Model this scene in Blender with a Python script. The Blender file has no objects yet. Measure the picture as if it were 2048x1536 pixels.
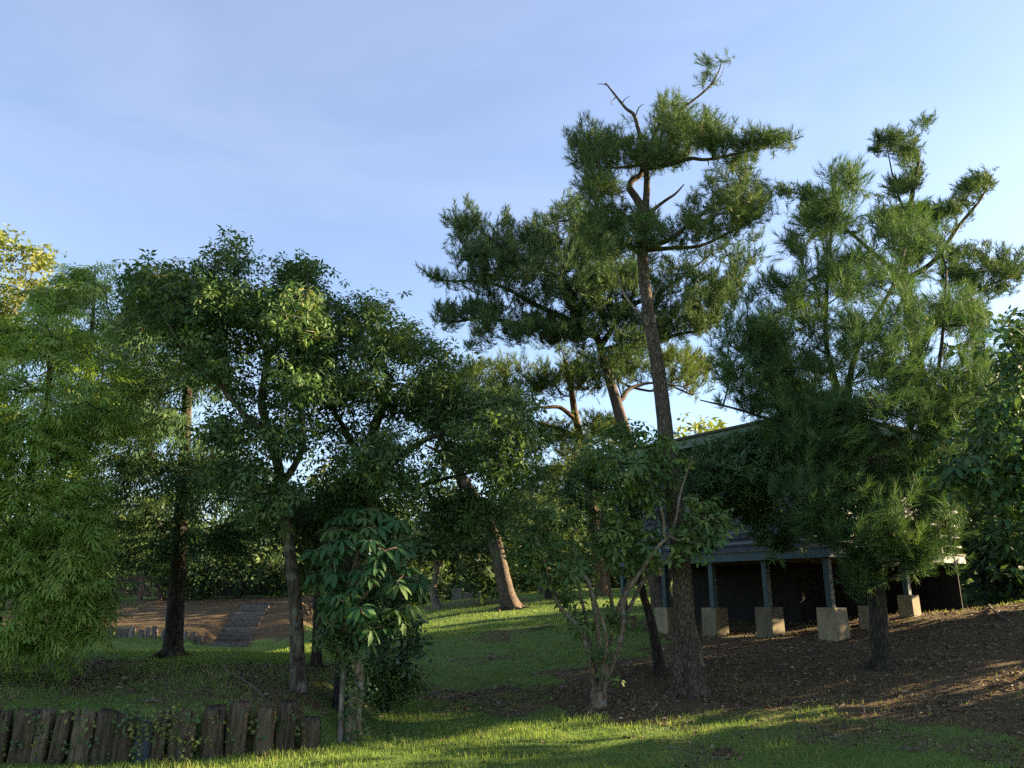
import bpy, math, random
import numpy as np
from mathutils import Vector

# ------------------------------------------------------------------ camera, sky, sun, exposure
scene = bpy.context.scene
PITCH = math.radians(15.5)
EYE = 1.6
FPX = 1547.0                      # focal length in photo pixels (2048 wide)
SUN_EL = math.radians(16.0)
SUN_AZ = math.radians(15.0)       # from +X towards +Y
EXPOSURE = 2.64

cam_d = bpy.data.cameras.new("camera")
cam = bpy.data.objects.new("camera", cam_d)
scene.collection.objects.link(cam)
cam.location = (0, 0, EYE)
cam.rotation_euler = (math.pi / 2 + PITCH, 0, 0)
cam_d.sensor_fit = 'HORIZONTAL'
cam_d.angle = 2 * math.atan(1024 / FPX)
cam_d.clip_end = 2000
scene.camera = cam

world = bpy.data.worlds.new("World")
scene.world = world
world.use_nodes = True
wn, wl = world.node_tree.nodes, world.node_tree.links
wn.clear()
w_out = wn.new('ShaderNodeOutputWorld')
w_bg = wn.new('ShaderNodeBackground')
w_bg.inputs['Strength'].default_value = 0.062
sky = wn.new('ShaderNodeTexSky')
sky.sky_type = 'NISHITA'
sky.sun_disc = False
sky.sun_elevation = SUN_EL
sky.sun_rotation = math.pi / 2 - SUN_AZ
sky.air_density = 1.0
sky.dust_density = 0.6
sky.ozone_density = 4.0
sky.altitude = 50
# thin high cirrus: a faint even veil with long soft streaks
tc = wn.new('ShaderNodeTexCoord')
mp = wn.new('ShaderNodeMapping')
mp.inputs['Scale'].default_value = (1.0, 1.6, 3.6)
mp.inputs['Rotation'].default_value = (0.3, 0.35, 0.5)
ns = wn.new('ShaderNodeTexNoise')
ns.inputs['Scale'].default_value = 2.0
ns.inputs['Detail'].default_value = 6
ns.inputs['Roughness'].default_value = 0.55
ns.inputs['Distortion'].default_value = 0.4
rp = wn.new('ShaderNodeValToRGB')
rp.color_ramp.elements[0].position = 0.40
rp.color_ramp.elements[0].color = (0.09, 0.09, 0.09, 1)
rp.color_ramp.elements[1].position = 0.80
rp.color_ramp.elements[1].color = (0.19, 0.19, 0.19, 1)
mx = wn.new('ShaderNodeMixRGB')
mx.inputs['Color2'].default_value = (3.7, 4.1, 5.3, 1)
wl.new(tc.outputs['Generated'], mp.inputs['Vector'])
wl.new(mp.outputs['Vector'], ns.inputs['Vector'])
wl.new(ns.outputs['Fac'], rp.inputs['Fac'])
wl.new(rp.outputs['Color'], mx.inputs['Fac'])
wl.new(sky.outputs['Color'], mx.inputs['Color1'])
wb = wn.new('ShaderNodeMixRGB'); wb.blend_type = 'MULTIPLY'; wb.inputs['Fac'].default_value = 1
wb.inputs['Color2'].default_value = (1.14, 0.98, 0.88, 1)
wl.new(mx.outputs['Color'], wb.inputs['Color1'])
wl.new(wb.outputs['Color'], w_bg.inputs['Color'])
wl.new(w_bg.outputs['Background'], w_out.inputs['Surface'])

sun_d = bpy.data.lights.new("sun", 'SUN')
sun_d.energy = 5.0
sun_d.angle = math.radians(0.5)
sun_d.color = (1.0, 0.78, 0.48)
sun = bpy.data.objects.new("sun", sun_d)
scene.collection.objects.link(sun)
sdir = Vector((math.cos(SUN_EL) * math.cos(SUN_AZ), math.cos(SUN_EL) * math.sin(SUN_AZ), math.sin(SUN_EL)))
sun.rotation_euler = sdir.to_track_quat('Z', 'Y').to_euler()
sun.location = (40, 10, 20)

scene.view_settings.view_transform = 'Standard'
scene.view_settings.look = 'None'
scene.view_settings.exposure = EXPOSURE
scene.view_settings.gamma = 1.0
scene.view_settings.use_curve_mapping = False
scene.cycles.use_denoising = False
scene.cycles.max_bounces = 6
scene.cycles.diffuse_bounces = 4
scene.cycles.glossy_bounces = 2
scene.cycles.transmission_bounces = 4
scene.cycles.transparent_max_bounces = 4
scene.cycles.caustics_reflective = False
scene.cycles.caustics_refractive = False

COL = scene.collection
TRI = [0]

# ------------------------------------------------------------------ basic helpers
cp, sp = math.cos(PITCH), math.sin(PITCH)

def at(px, py, Y):
    """world point at forward distance Y that stands where the photo shows (px, py)"""
    cx, cy = (px - 1024) / FPX, (768 - py) / FPX
    y = cp - sp * cy
    z = sp + cp * cy
    k = Y / y
    return np.array((cx * k, Y, EYE + z * k))

def noise2(x, y, seed=0.0):
    """cheap smooth noise, about -1..1"""
    s = seed * 12.9898
    return (np.sin(x * 1.31 + y * 0.77 + s) + np.sin(x * -0.83 + y * 1.57 + s * 1.7 + 1.3)
            + np.sin(x * 2.17 + y * 2.61 + s * 0.6 + 2.1) * 0.6 + np.sin(x * 3.9 - y * 3.1 + s * 2.3) * 0.4) / 3.0

def in_poly(x, y, poly):
    x = np.asarray(x, float); y = np.asarray(y, float)
    inside = np.zeros(x.shape, bool)
    n = len(poly)
    for i in range(n):
        x1, y1 = poly[i]; x2, y2 = poly[(i + 1) % n]
        if y1 == y2:
            continue
        c = ((y1 > y) != (y2 > y)) & (x < (x2 - x1) * (y - y1) / (y2 - y1) + x1)
        inside ^= c
    return inside

def edge_dist(x, y, poly):
    d = np.full(np.shape(x), 1e9)
    n = len(poly)
    for i in range(n):
        ax, ay = poly[i]; bx, by = poly[(i + 1) % n]
        dx, dy = bx - ax, by - ay
        L2 = dx * dx + dy * dy + 1e-9
        t = np.clip(((x - ax) * dx + (y - ay) * dy) / L2, 0, 1)
        d = np.minimum(d, np.hypot(x - ax - t * dx, y - ay - t * dy))
    return d

def smooth(a, b, v):
    t = np.clip((v - a) / (b - a), 0, 1)
    return t * t * (3 - 2 * t)

def mesh_np(name, V, F, mat, rnd=None, shade=False, attrs=None):
    """V (n,3), F (m,3) or (m,4) -> mesh"""
    me = bpy.data.meshes.new(name)
    V = np.ascontiguousarray(V, dtype=np.float32)
    F = np.ascontiguousarray(F, dtype=np.int32)
    k = F.shape[1]
    me.vertices.add(len(V)); me.vertices.foreach_set('co', V.ravel())
    me.loops.add(F.size); me.loops.foreach_set('vertex_index', F.ravel())
    me.polygons.add(len(F)); me.polygons.foreach_set('loop_start', np.arange(0, F.size, k, dtype=np.int32))
    TRI[0] += len(F) * (k - 2)
    if rnd is not None:
        a = me.attributes.new('rnd', 'FLOAT', 'POINT'); a.data.foreach_set('value', np.ascontiguousarray(rnd, dtype=np.float32))
    for kk, v in (attrs or {}).items():
        a = me.attributes.new(kk, 'FLOAT', 'POINT'); a.data.foreach_set('value', np.ascontiguousarray(v, dtype=np.float32))
    me.update(calc_edges=True)
    if shade:
        me.polygons.foreach_set('use_smooth', np.ones(len(F), dtype=bool))
    if mat:
        me.materials.append(mat)
    return me

def link(name, data, parent=None, kind=None, loc=None, rot=None, label=None, cat=None, group=None):
    o = bpy.data.objects.new(name, data)
    COL.objects.link(o)
    if parent is not None:
        o.parent = parent
    if loc is not None:
        o.location = loc
    if rot is not None:
        o.rotation_euler = rot
    if kind: o['kind'] = kind
    if label: o['label'] = label
    if cat: o['category'] = cat
    if group: o['group'] = group
    return o

class MB:
    """collects quads / tris of one part"""
    def __init__(self):
        self.v, self.f = [], []
    def box(self, lo, hi, jit=0.0, rng=None, top=1.0):
        x0, y0, z0 = lo; x1, y1, z1 = hi
        b = len(self.v)
        mx_, my_ = (x0 + x1) / 2, (y0 + y1) / 2
        for z, s in ((z0, 1.0), (z1, top)):
            for x, y in ((x0, y0), (x1, y0), (x1, y1), (x0, y1)):
                p = [mx_ + (x - mx_) * s, my_ + (y - my_) * s, z]
                if jit:
                    p = [c + rng.uniform(-jit, jit) for c in p]
                self.v.append(p)
        for q in ((0, 3, 2, 1), (4, 5, 6, 7), (0, 1, 5, 4), (1, 2, 6, 5), (2, 3, 7, 6), (3, 0, 4, 7)):
            self.f.append([b + i for i in q])
        return self
    def mesh(self, name, mat, bevel=0.0):
        me = bpy.data.meshes.new(name)
        me.from_pydata(self.v, [], self.f)
        if bevel:
            import bmesh
            bm = bmesh.new(); bm.from_mesh(me)
            bmesh.ops.bevel(bm, geom=bm.edges[:] , offset=bevel, segments=1, affect='EDGES', profile=0.5)
            bm.to_mesh(me); bm.free()
        me.materials.append(mat)
        me.update()
        TRI[0] += sum(len(p.vertices) - 2 for p in me.polygons)
        return me

# ------------------------------------------------------------------ materials
def new_mat(name):
    m = bpy.data.materials.new(name)
    m.use_nodes = True
    nt = m.node_tree
    bsdf = nt.nodes['Principled BSDF']
    return m, nt, bsdf

def ramp(nt, fac, stops):
    r = nt.nodes.new('ShaderNodeValToRGB')
    els = r.color_ramp.elements
    while len(els) < len(stops):
        els.new(0.5)
    for e, (p, c) in zip(els, stops):
        e.position = p; e.color = (*c, 1)
    nt.links.new(fac, r.inputs['Fac'])
    return r.outputs['Color']

def leaf_mat(name, stops, trans=0.3, rough=0.55, tint=(1.15, 1.25, 0.55), spec=0.3):
    m, nt, b = new_mat(name)
    a = nt.nodes.new('ShaderNodeAttribute'); a.attribute_name = 'rnd'
    oi = nt.nodes.new('ShaderNodeObjectInfo')
    add = nt.nodes.new('ShaderNodeMath'); add.operation = 'MULTIPLY_ADD'
    add.inputs[1].default_value = 0.25
    nt.links.new(oi.outputs['Random'], add.inputs[0])
    nt.links.new(a.outputs['Fac'], add.inputs[2])
    col = ramp(nt, add.outputs[0], stops)
    nt.links.new(col, b.inputs['Base Color'])
    b.inputs['Roughness'].default_value = rough
    b.inputs['Specular IOR Level'].default_value = spec
    t = nt.nodes.new('ShaderNodeBsdfTranslucent')
    mul = nt.nodes.new('ShaderNodeMixRGB'); mul.blend_type = 'MULTIPLY'; mul.inputs['Fac'].default_value = 1
    mul.inputs['Color2'].default_value = (*tint, 1)
    nt.links.new(col, mul.inputs['Color1'])
    nt.links.new(mul.outputs['Color'], t.inputs['Color'])
    mxs = nt.nodes.new('ShaderNodeMixShader'); mxs.inputs['Fac'].default_value = trans
    nt.links.new(b.outputs['BSDF'], mxs.inputs[1]); nt.links.new(t.outputs['BSDF'], mxs.inputs[2])
    nt.links.new(mxs.outputs['Shader'], nt.nodes['Material Output'].inputs['Surface'])
    return m

def bark_mat(name, dark, mid, light, scale=22.0, stretch=0.35, bump=0.6, lichen=0.0):
    m, nt, b = new_mat(name)
    N, L = nt.nodes, nt.links
    tc = N.new('ShaderNodeTexCoord')
    mp = N.new('ShaderNodeMapping'); mp.inputs['Scale'].default_value = (1, 1, stretch)
    L.new(tc.outputs['Object'], mp.inputs['Vector'])
    nz = N.new('ShaderNodeTexNoise'); nz.inputs['Scale'].default_value = scale * 0.4; nz.inputs['Detail'].default_value = 5
    L.new(mp.outputs['Vector'], nz.inputs['Vector'])
    warp = N.new('ShaderNodeMixRGB'); warp.blend_type = 'LINEAR_LIGHT'; warp.inputs['Fac'].default_value = 0.03
    L.new(mp.outputs['Vector'], warp.inputs['Color1']); L.new(nz.outputs['Color'], warp.inputs['Color2'])
    vo = N.new('ShaderNodeTexVoronoi'); vo.feature = 'DISTANCE_TO_EDGE'; vo.inputs['Scale'].default_value = scale
    L.new(warp.outputs['Color'], vo.inputs['Vector'])
    col = ramp(nt, vo.outputs['Distance'], [(0.0, dark), (0.08, mid), (0.4, light)])
    n2 = N.new('ShaderNodeTexNoise'); n2.inputs['Scale'].default_value = 4.0; n2.inputs['Detail'].default_value = 6
    L.new(tc.outputs['Object'], n2.inputs['Vector'])
    mxc = N.new('ShaderNodeMixRGB'); mxc.blend_type = 'MULTIPLY'; mxc.inputs['Fac'].default_value = 0.7
    L.new(col, mxc.inputs['Color1'])
    L.new(ramp(nt, n2.outputs['Fac'], [(0.3, (0.45, 0.45, 0.45)), (0.7, (1.25, 1.2, 1.15))]), mxc.inputs['Color2'])
    last = mxc.outputs['Color']
    if lichen:
        n3 = N.new('ShaderNodeTexNoise'); n3.inputs['Scale'].default_value = 9.0; n3.inputs['Detail'].default_value = 4
        L.new(tc.outputs['Object'], n3.inputs['Vector'])
        li = N.new('ShaderNodeMixRGB'); li.inputs['Color2'].default_value = (0.26, 0.27, 0.23, 1)
        L.new(ramp(nt, n3.outputs['Fac'], [(0.52, (0, 0, 0)), (0.62, (lichen, lichen, lichen))]), li.inputs['Fac'])
        L.new(last, li.inputs['Color1']); last = li.outputs['Color']
    L.new(last, b.inputs['Base Color'])
    b.inputs['Roughness'].default_value = 0.9
    b.inputs['Specular IOR Level'].default_value = 0.15
    bp = N.new('ShaderNodeBump'); bp.inputs['Strength'].default_value = bump; bp.inputs['Distance'].default_value = 0.03
    mm = N.new('ShaderNodeMath'); mm.operation = 'MINIMUM'; mm.inputs[1].default_value = 0.22
    L.new(vo.outputs['Distance'], mm.inputs[0])
    ma = N.new('ShaderNodeMath'); ma.operation = 'MULTIPLY_ADD'; ma.inputs[1].default_value = 0.12
    L.new(nz.outputs['Fac'], ma.inputs[0]); L.new(mm.outputs[0], ma.inputs[2])
    L.new(ma.outputs[0], bp.inputs['Height'])
    L.new(bp.outputs['Normal'], b.inputs['Normal'])
    return m

def plain_mat(name, c1, c2, scale=6.0, rough=0.7, stretch=(1, 1, 1), bump=0.15, dist=0.01, detail=6, metallic=0.0):
    m, nt, b = new_mat(name)
    N, L = nt.nodes, nt.links
    tc = N.new('ShaderNodeTexCoord')
    mp = N.new('ShaderNodeMapping'); mp.inputs['Scale'].default_value = stretch
    oi = N.new('ShaderNodeObjectInfo')
    L.new(tc.outputs['Object'], mp.inputs['Vector'])
    off = N.new('ShaderNodeVectorMath'); off.operation = 'ADD'
    L.new(mp.outputs['Vector'], off.inputs[0])
    comb = N.new('ShaderNodeMath'); comb.operation = 'MULTIPLY'; comb.inputs[1].default_value = 37.0
    L.new(oi.outputs['Random'], comb.inputs[0]); L.new(comb.outputs[0], off.inputs[1])
    nz = N.new('ShaderNodeTexNoise'); nz.inputs['Scale'].default_value = scale; nz.inputs['Detail'].default_value = detail
    nz.inputs['Roughness'].default_value = 0.65
    L.new(off.outputs[0], nz.inputs['Vector'])
    col = ramp(nt, nz.outputs['Fac'], [(0.3, c1), (0.7, c2)])
    hs = N.new('ShaderNodeHueSaturation')
    vm = N.new('ShaderNodeMath'); vm.operation = 'MULTIPLY_ADD'; vm.inputs[1].default_value = 0.7; vm.inputs[2].default_value = 0.65
    L.new(oi.outputs['Random'], vm.inputs[0]); L.new(vm.outputs[0], hs.inputs['Value'])
    L.new(col, hs.inputs['Color'])
    L.new(hs.outputs['Color'], b.inputs['Base Color'])
    b.inputs['Roughness'].default_value = rough
    b.inputs['Metallic'].default_value = metallic
    b.inputs['Specular IOR Level'].default_value = 0.25
    bp = N.new('ShaderNodeBump'); bp.inputs['Strength'].default_value = bump; bp.inputs['Distance'].default_value = dist
    L.new(nz.outputs['Fac'], bp.inputs['Height']); L.new(bp.outputs['Normal'], b.inputs['Normal'])
    return m

M = {}
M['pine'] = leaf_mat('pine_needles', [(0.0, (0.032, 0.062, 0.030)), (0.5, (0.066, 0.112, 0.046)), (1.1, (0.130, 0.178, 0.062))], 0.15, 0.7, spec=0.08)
M['pine_soft'] = leaf_mat('soft_pine_needles', [(0.0, (0.032, 0.066, 0.034)), (0.55, (0.056, 0.110, 0.046)), (1.1, (0.115, 0.18, 0.058))], 0.2, 0.7, spec=0.08)
M['edge'] = leaf_mat('edge_tree_leaves', [(0.0, (0.036, 0.080, 0.034)), (0.6, (0.056, 0.112, 0.042)), (1.2, (0.10, 0.15, 0.045))], 0.22, 0.6, spec=0.15)
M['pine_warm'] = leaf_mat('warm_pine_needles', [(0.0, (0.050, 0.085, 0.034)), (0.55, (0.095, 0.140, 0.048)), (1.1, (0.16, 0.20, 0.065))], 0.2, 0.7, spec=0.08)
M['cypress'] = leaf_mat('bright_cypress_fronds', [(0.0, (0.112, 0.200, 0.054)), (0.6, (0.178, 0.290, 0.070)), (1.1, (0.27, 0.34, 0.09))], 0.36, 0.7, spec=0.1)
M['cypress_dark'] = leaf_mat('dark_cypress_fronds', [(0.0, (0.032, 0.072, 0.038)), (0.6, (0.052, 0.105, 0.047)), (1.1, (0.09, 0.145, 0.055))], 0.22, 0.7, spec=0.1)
M['cypress_pale'] = leaf_mat('pale_cypress_fronds', [(0.0, (0.11, 0.19, 0.07)), (0.6, (0.18, 0.27, 0.085)), (1.1, (0.26, 0.33, 0.10))], 0.4, 0.6)
M['broad'] = leaf_mat('broadleaf_leaves', [(0.0, (0.038, 0.082, 0.036)), (0.45, (0.066, 0.122, 0.046)), (0.8, (0.105, 0.160, 0.054)), (1.02, (0.21, 0.18, 0.07)), (1.2, (0.27, 0.155, 0.07))], 0.27, 0.6, spec=0.18)
M['broad_dark'] = leaf_mat('dark_broadleaf_leaves', [(0.0, (0.034, 0.074, 0.032)), (0.6, (0.060, 0.114, 0.044)), (1.2, (0.115, 0.16, 0.05))], 0.26, 0.6, spec=0.18)
M['yellow'] = leaf_mat('yellow_green_leaves', [(0.0, (0.11, 0.145, 0.04)), (0.6, (0.17, 0.195, 0.05)), (1.2, (0.23, 0.22, 0.06))], 0.35, 0.5)
M['bg'] = leaf_mat('shade_toned_thicket_leaves', [(0.0, (0.026, 0.052, 0.026)), (0.6, (0.050, 0.085, 0.034)), (1.2, (0.10, 0.13, 0.04))], 0.22, 0.6, spec=0.12)  # whole leaf colour darkened to stand in for shade in dense crowns
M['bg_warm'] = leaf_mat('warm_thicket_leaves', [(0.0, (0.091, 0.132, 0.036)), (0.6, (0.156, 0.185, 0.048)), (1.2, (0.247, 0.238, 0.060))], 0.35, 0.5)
M['umbrella'] = leaf_mat('umbrella_leaves', [(0.0, (0.030, 0.078, 0.034)), (0.6, (0.046, 0.108, 0.042)), (1.2, (0.085, 0.14, 0.045))], 0.2, 0.6, spec=0.14)
M['palmate'] = leaf_mat('palmate_leaves', [(0.0, (0.058, 0.118, 0.042)), (0.6, (0.095, 0.172, 0.054)), (1.2, (0.17, 0.23, 0.06))], 0.3, 0.55, spec=0.2)
M['shrub'] = leaf_mat('dark_shrub_leaves', [(0.0, (0.033, 0.073, 0.034)), (0.6, (0.052, 0.106, 0.042)), (1.2, (0.091, 0.145, 0.048))], 0.2, 0.4, spec=0.45)
M['ole'] = leaf_mat('narrow_glossy_leaves', [(0.0, (0.048, 0.110, 0.044)), (0.6, (0.075, 0.150, 0.055)), (1.2, (0.115, 0.18, 0.06))], 0.25, 0.5, spec=0.25)
M['grass'] = leaf_mat('grass_blades', [(0.0, (0.082, 0.135, 0.034)), (0.5, (0.128, 0.195, 0.046)), (0.95, (0.20, 0.25, 0.066)), (1.2, (0.31, 0.28, 0.11))], 0.35, 0.65, spec=0.12)
M['litter'] = leaf_mat('fallen_leaves', [(0.0, (0.060, 0.042, 0.029)), (0.5, (0.120, 0.079, 0.050)), (0.9, (0.200, 0.138, 0.084)), (1.25, (0.300, 0.231, 0.156))], 0.1, 0.7, tint=(1, 0.8, 0.5))
M['ivy'] = leaf_mat('ivy_leaves', [(0.0, (0.040, 0.080, 0.030)), (0.6, (0.070, 0.125, 0.040)), (1.2, (0.17, 0.19, 0.05))], 0.25, 0.45)

M['bark_pine'] = bark_mat('pine_bark', (0.030, 0.023, 0.018), (0.085, 0.066, 0.052), (0.175, 0.138, 0.108), 26, 0.4, 0.9)
M['bark_red'] = bark_mat('red_pine_bark', (0.05, 0.032, 0.022), (0.13, 0.085, 0.055), (0.24, 0.16, 0.10), 24, 0.4, 0.7)
M['bark_dark'] = bark_mat('dark_bark', (0.018, 0.016, 0.014), (0.045, 0.038, 0.031), (0.085, 0.072, 0.058), 20, 0.22, 0.8)
M['bark_grey'] = bark_mat('grey_bark', (0.035, 0.030, 0.025), (0.085, 0.070, 0.055), (0.15, 0.125, 0.10), 14, 0.25, 0.6, lichen=0.35)
M['bark_tan'] = bark_mat('tan_bark', (0.10, 0.075, 0.05), (0.18, 0.135, 0.095), (0.27, 0.21, 0.15), 16, 0.2, 0.45, lichen=0.5)
M['bark_dead'] = bark_mat('dead_wood_bark', (0.09, 0.075, 0.06), (0.17, 0.145, 0.12), (0.26, 0.23, 0.2), 18, 0.2, 0.4)
# ------------------------------------------------------------------ terrain
def tps_fit(pts, lam=0.02):
    pts = np.array(pts, float)
    X, z = pts[:, :2], pts[:, 2]
    d = np.linalg.norm(X[:, None] - X[None], axis=2)
    K = np.where(d > 0, d * d * np.log(d + 1e-12), 0) + lam * np.eye(len(X)) * 10
    P = np.c_[np.ones(len(X)), X]
    A = np.block([[K, P], [P.T, np.zeros((3, 3))]])
    w = np.linalg.solve(A, np.r_[z, 0, 0, 0])
    return X, w

def tps_eval(fit, x, y):
    X, w = fit
    x = np.asarray(x, float); y = np.asarray(y, float)
    sh = x.shape
    q = np.c_[x.ravel(), y.ravel()]
    out = np.empty(len(q))
    for i in range(0, len(q), 20000):
        b = q[i:i + 20000]
        d2 = ((b[:, None] - X[None]) ** 2).sum(2)
        out[i:i + 20000] = (0.5 * d2 * np.log(d2 + 1e-12)) @ w[:-3] + w[-3] + b @ w[-2:]
    return out.reshape(sh)

base_px = [(0, 1526, 8.6), (350, 1520, 8.65), (700, 1492, 9.2), (1024, 1536, 8.25), (1500, 1536, 8.2), (2048, 1536, 7.9), (2048, 1450, 9.2),
           (1195, 1412, 11.2), (1380, 1392, 11.6), (1320, 1345, 12.7), (1395, 1332, 13.2), (1447, 1272, 16.9), (1553, 1277, 15.8), (1675, 1284, 14.7),
           (1765, 1338, 12.2), (1740, 1257, 15.9), (1820, 1231, 16.8), (1890, 1226, 19.5), (2048, 1200, 21), (1265, 1264, 19.2),
           (850, 1420, 11.8), (850, 1350, 15.6), (1000, 1290, 18.5), (850, 1260, 22), (880, 1216, 28), (1020, 1217, 26), (1103, 1198, 28),
           (1205, 1191, 29), (1325, 1213, 24), (400, 1292, 29), (200, 1283, 29), (460, 1297, 29), (600, 1292, 26), (640, 1270, 29), (20, 1284, 29),
           (900, 1203, 33), (750, 1235, 29)]
base_pts = [tuple(at(*p)) for p in base_px]
base_pts += [(-8, 0, -.1), (0, 0, 0), (8, 0, 0.05), (0, -6, 0), (-9, -6, -.1), (9, -6, .1), (-10, 9, 0), (12, 9, .9), (14, 18, 1.9), (-22, 12, .2), (-22, 28, 0.1),
             (22, 8, 1.5), (25, 25, 2.6), (3, 40, 1.9), (15, 45, 2.6), (-10, 45, 0.8), (-25, 45, 0.3), (-24, 36, 0.1), (-14, 36, 0.15), (-9, 36, 0.4)]
BASE = tps_fit(base_pts)
terr_px = [(0, 1404, 9.0), (180, 1412, 9.0), (320, 1408, 9.0), (480, 1410, 9.05), (620, 1403, 9.2), (345, 1313, 12.5), (50, 1318, 12.2), (597, 1378, 9.9),
           (632, 1336, 11.5), (450, 1304, 13.5), (200, 1304, 13.5), (690, 1408, 10.2)]
terr_pts = [tuple(at(*p)) for p in terr_px] + [(-9, 9, .6), (-10, 13, .8), (-9, 17, .8), (-4, 17, .7), (-1.5, 14, .4)]
TERR = tps_fit(terr_pts)

def pal_front(x):
    """forward distance of the foot of the near sleeper wall at x"""
    x = np.asarray(x, float)
    return 8.66 + 0.45 * smooth(-3.6, -2.0, x) + 0.05 * np.sin(x * 1.7)

_far_poly_y = 29.45
def ground_raw(x, y):
    x = np.asarray(x, float); y = np.asarray(y, float)
    r = np.hypot(x, y)
    xc = np.clip(x, -26, 26); yc = np.clip(y, -8, 46)
    z = tps_eval(BASE, xc, yc)
    z = z + smooth(46, 110, y) * 5.0 + smooth(26, 80, np.abs(x)) * 1.5
    zt = tps_eval(TERR, np.clip(x, -11, 0), np.clip(y, 8.5, 18))
    f = pal_front(x)
    m = smooth(f + 0.02, f + 0.17, y) * (1 - smooth(-2.5, -1.2, x + 0.12 * (y - 9))) * (1 - smooth(12.8, 21, y)) * (1 - smooth(9, 13, -x) * 0.6)
    z = z + m * np.maximum(zt - z, 0)
    # bank behind the far sleeper wall, with the cut for the steps
    lft = 1 - smooth(-11.6, -11.2, x)
    bank = (smooth(29.45, 29.62, y) * lft + smooth(29.45, 32.5, y) * (1 - lft)) * 0.50 + smooth(29.7, 35.5, y) * 0.9
    bm = (1 - smooth(-9.0, -7.6, x)) * (1 - smooth(42, 70, y))
    z = z + bm * bank
    z = z + 0.025 * noise2(x * 1.1, y * 1.1, 3) * smooth(2, 6, r) + 0.012 * noise2(x * 4.1, y * 4.1, 5)
    return z

# fine lookup grid for speed
GX = np.linspace(-30, 30, 601); GY = np.linspace(-8, 62, 1401)
_gx, _gy = np.meshgrid(GX, GY, indexing='ij')
GZ = ground_raw(_gx, _gy)

def ground(x, y):
    x = np.asarray(x, float); y = np.asarray(y, float)
    fx = np.clip((x + 30) / 0.1, 0, 599.999); fy = np.clip((y + 8) / 0.05, 0, 1399.999)
    i = fx.astype(int); j = fy.astype(int); a = fx - i; b = fy - j
    return (GZ[i, j] * (1 - a) * (1 - b) + GZ[i + 1, j] * a * (1 - b) + GZ[i, j + 1] * (1 - a) * b + GZ[i + 1, j + 1] * a * b)

def on_ground(px, py, y0=7.0, y1=60.0):
    ys = np.arange(y0, y1, 0.05)
    p = np.array([at(px, py, y) for y in ys])
    g = ground(p[:, 0], p[:, 1])
    k = np.argmax(p[:, 2] <= g)
    return p[k][:2] if (p[:, 2] <= g).any() else p[-1][:2]

def gpoly(pts):
    return [tuple(on_ground(*p)) for p in pts]

LIT = [  # (weight, outline on the ground)
    (0.92, gpoly([(1110, 1340), (1200, 1318), (1420, 1302), (1600, 1292), (1750, 1270), (2048, 1222), (2400, 1240), (2500, 1500), (2048, 1500), (1850, 1445), (1700, 1420), (1560, 1405), (1420, 1432), (1300, 1445), (1200, 1435), (1140, 1420), (1100, 1385)])),
    (0.50, gpoly([(-200, 1330), (300, 1325), (600, 1330), (700, 1350), (780, 1425), (640, 1440), (560, 1409), (-200, 1408)])),
    (0.62, gpoly([(790, 1372), (1060, 1372), (1110, 1400), (1060, 1425), (840, 1430)])),
    (0.5, gpoly([(930, 1276), (1000, 1262), (1100, 1242), (1110, 1252), (1020, 1285), (940, 1292)])),
    (0.45, gpoly([(900, 1322), (1010, 1300), (1060, 1310), (920, 1340)])),
    (0.95, [(-28, 29.5), (-9.5, 29.5), (-8.2, 30.2), (-7.8, 34), (-9.0, 36.0), (-28, 37.5)]),
    (0.9, gpoly([(1290, 1265), (1330, 1310), (1440, 1305), (1700, 1295), (1900, 1240), (2060, 1225), (2100, 1203), (1950, 1203), (1350, 1200), (1310, 1225)])),
    (0.75, gpoly([(1460, 1490), (1500, 1485), (1520, 1500), (1490, 1512), (1455, 1505)])),
    (0.44, gpoly([(1120, 1432), (1300, 1440), (1560, 1400), (1850, 1440), (2300, 1500), (2300, 1580), (1900, 1525), (1600, 1480), (1400, 1470), (1200, 1455)])),
    (0.36, gpoly([(1250, 1480), (1450, 1475), (1560, 1500), (1500, 1530), (1300, 1520)])),
    (0.5, gpoly([(830, 1222), (980, 1212), (1060, 1210), (1060, 1200), (830, 1205)])),
]

def litter(x, y):
    x = np.asarray(x, float); y = np.asarray(y, float)
    wx = x + 0.5 * noise2(x * 1.3, y * 1.3, 1) + 0.3 * noise2(x * 5, y * 5, 2) + 0.15 * noise2(x * 17, y * 17, 12)
    wy = y + 0.5 * noise2(x * 1.3, y * 1.3, 7) + 0.3 * noise2(x * 5, y * 5, 8) + 0.15 * noise2(x * 17, y * 17, 14)
    m = np.zeros(x.shape)
    for w, poly in LIT:
        m = np.maximum(m, w * in_poly(wx, wy, poly))
    m = m + 0.22 * noise2(x * 2.3, y * 2.3, 11) * (m > 0.05) + 0.10 * np.maximum(noise2(x * 0.9, y * 0.9, 13), 0)
    return np.clip(m, 0, 1)

def axis_coords(lo, hi, mid_lo, mid_hi, fine, growth=1.13):
    a = list(np.arange(mid_lo, mid_hi + 1e-6, fine))
    s = fine
    while a[-1] < hi:
        s *= growth; a.append(a[-1] + s)
    s = fine
    while a[0] > lo:
        s *= growth; a.insert(0, a[0] - s)
    return np.array(a)

gx = axis_coords(-500, 500, -7.5, 9, 0.14)
gy = axis_coords(-300, 700, 8.2, 10.2, 0.07, 1.03)
X, Y = np.meshgrid(gx, gy, indexing='ij')
Z = ground_raw(X, Y)
LITV = litter(X, Y)
nx, ny = X.shape
idx = np.arange(nx * ny).reshape(nx, ny)
F = np.stack([idx[:-1, :-1], idx[1:, :-1], idx[1:, 1:], idx[:-1, 1:]], -1).reshape(-1, 4)

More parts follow.
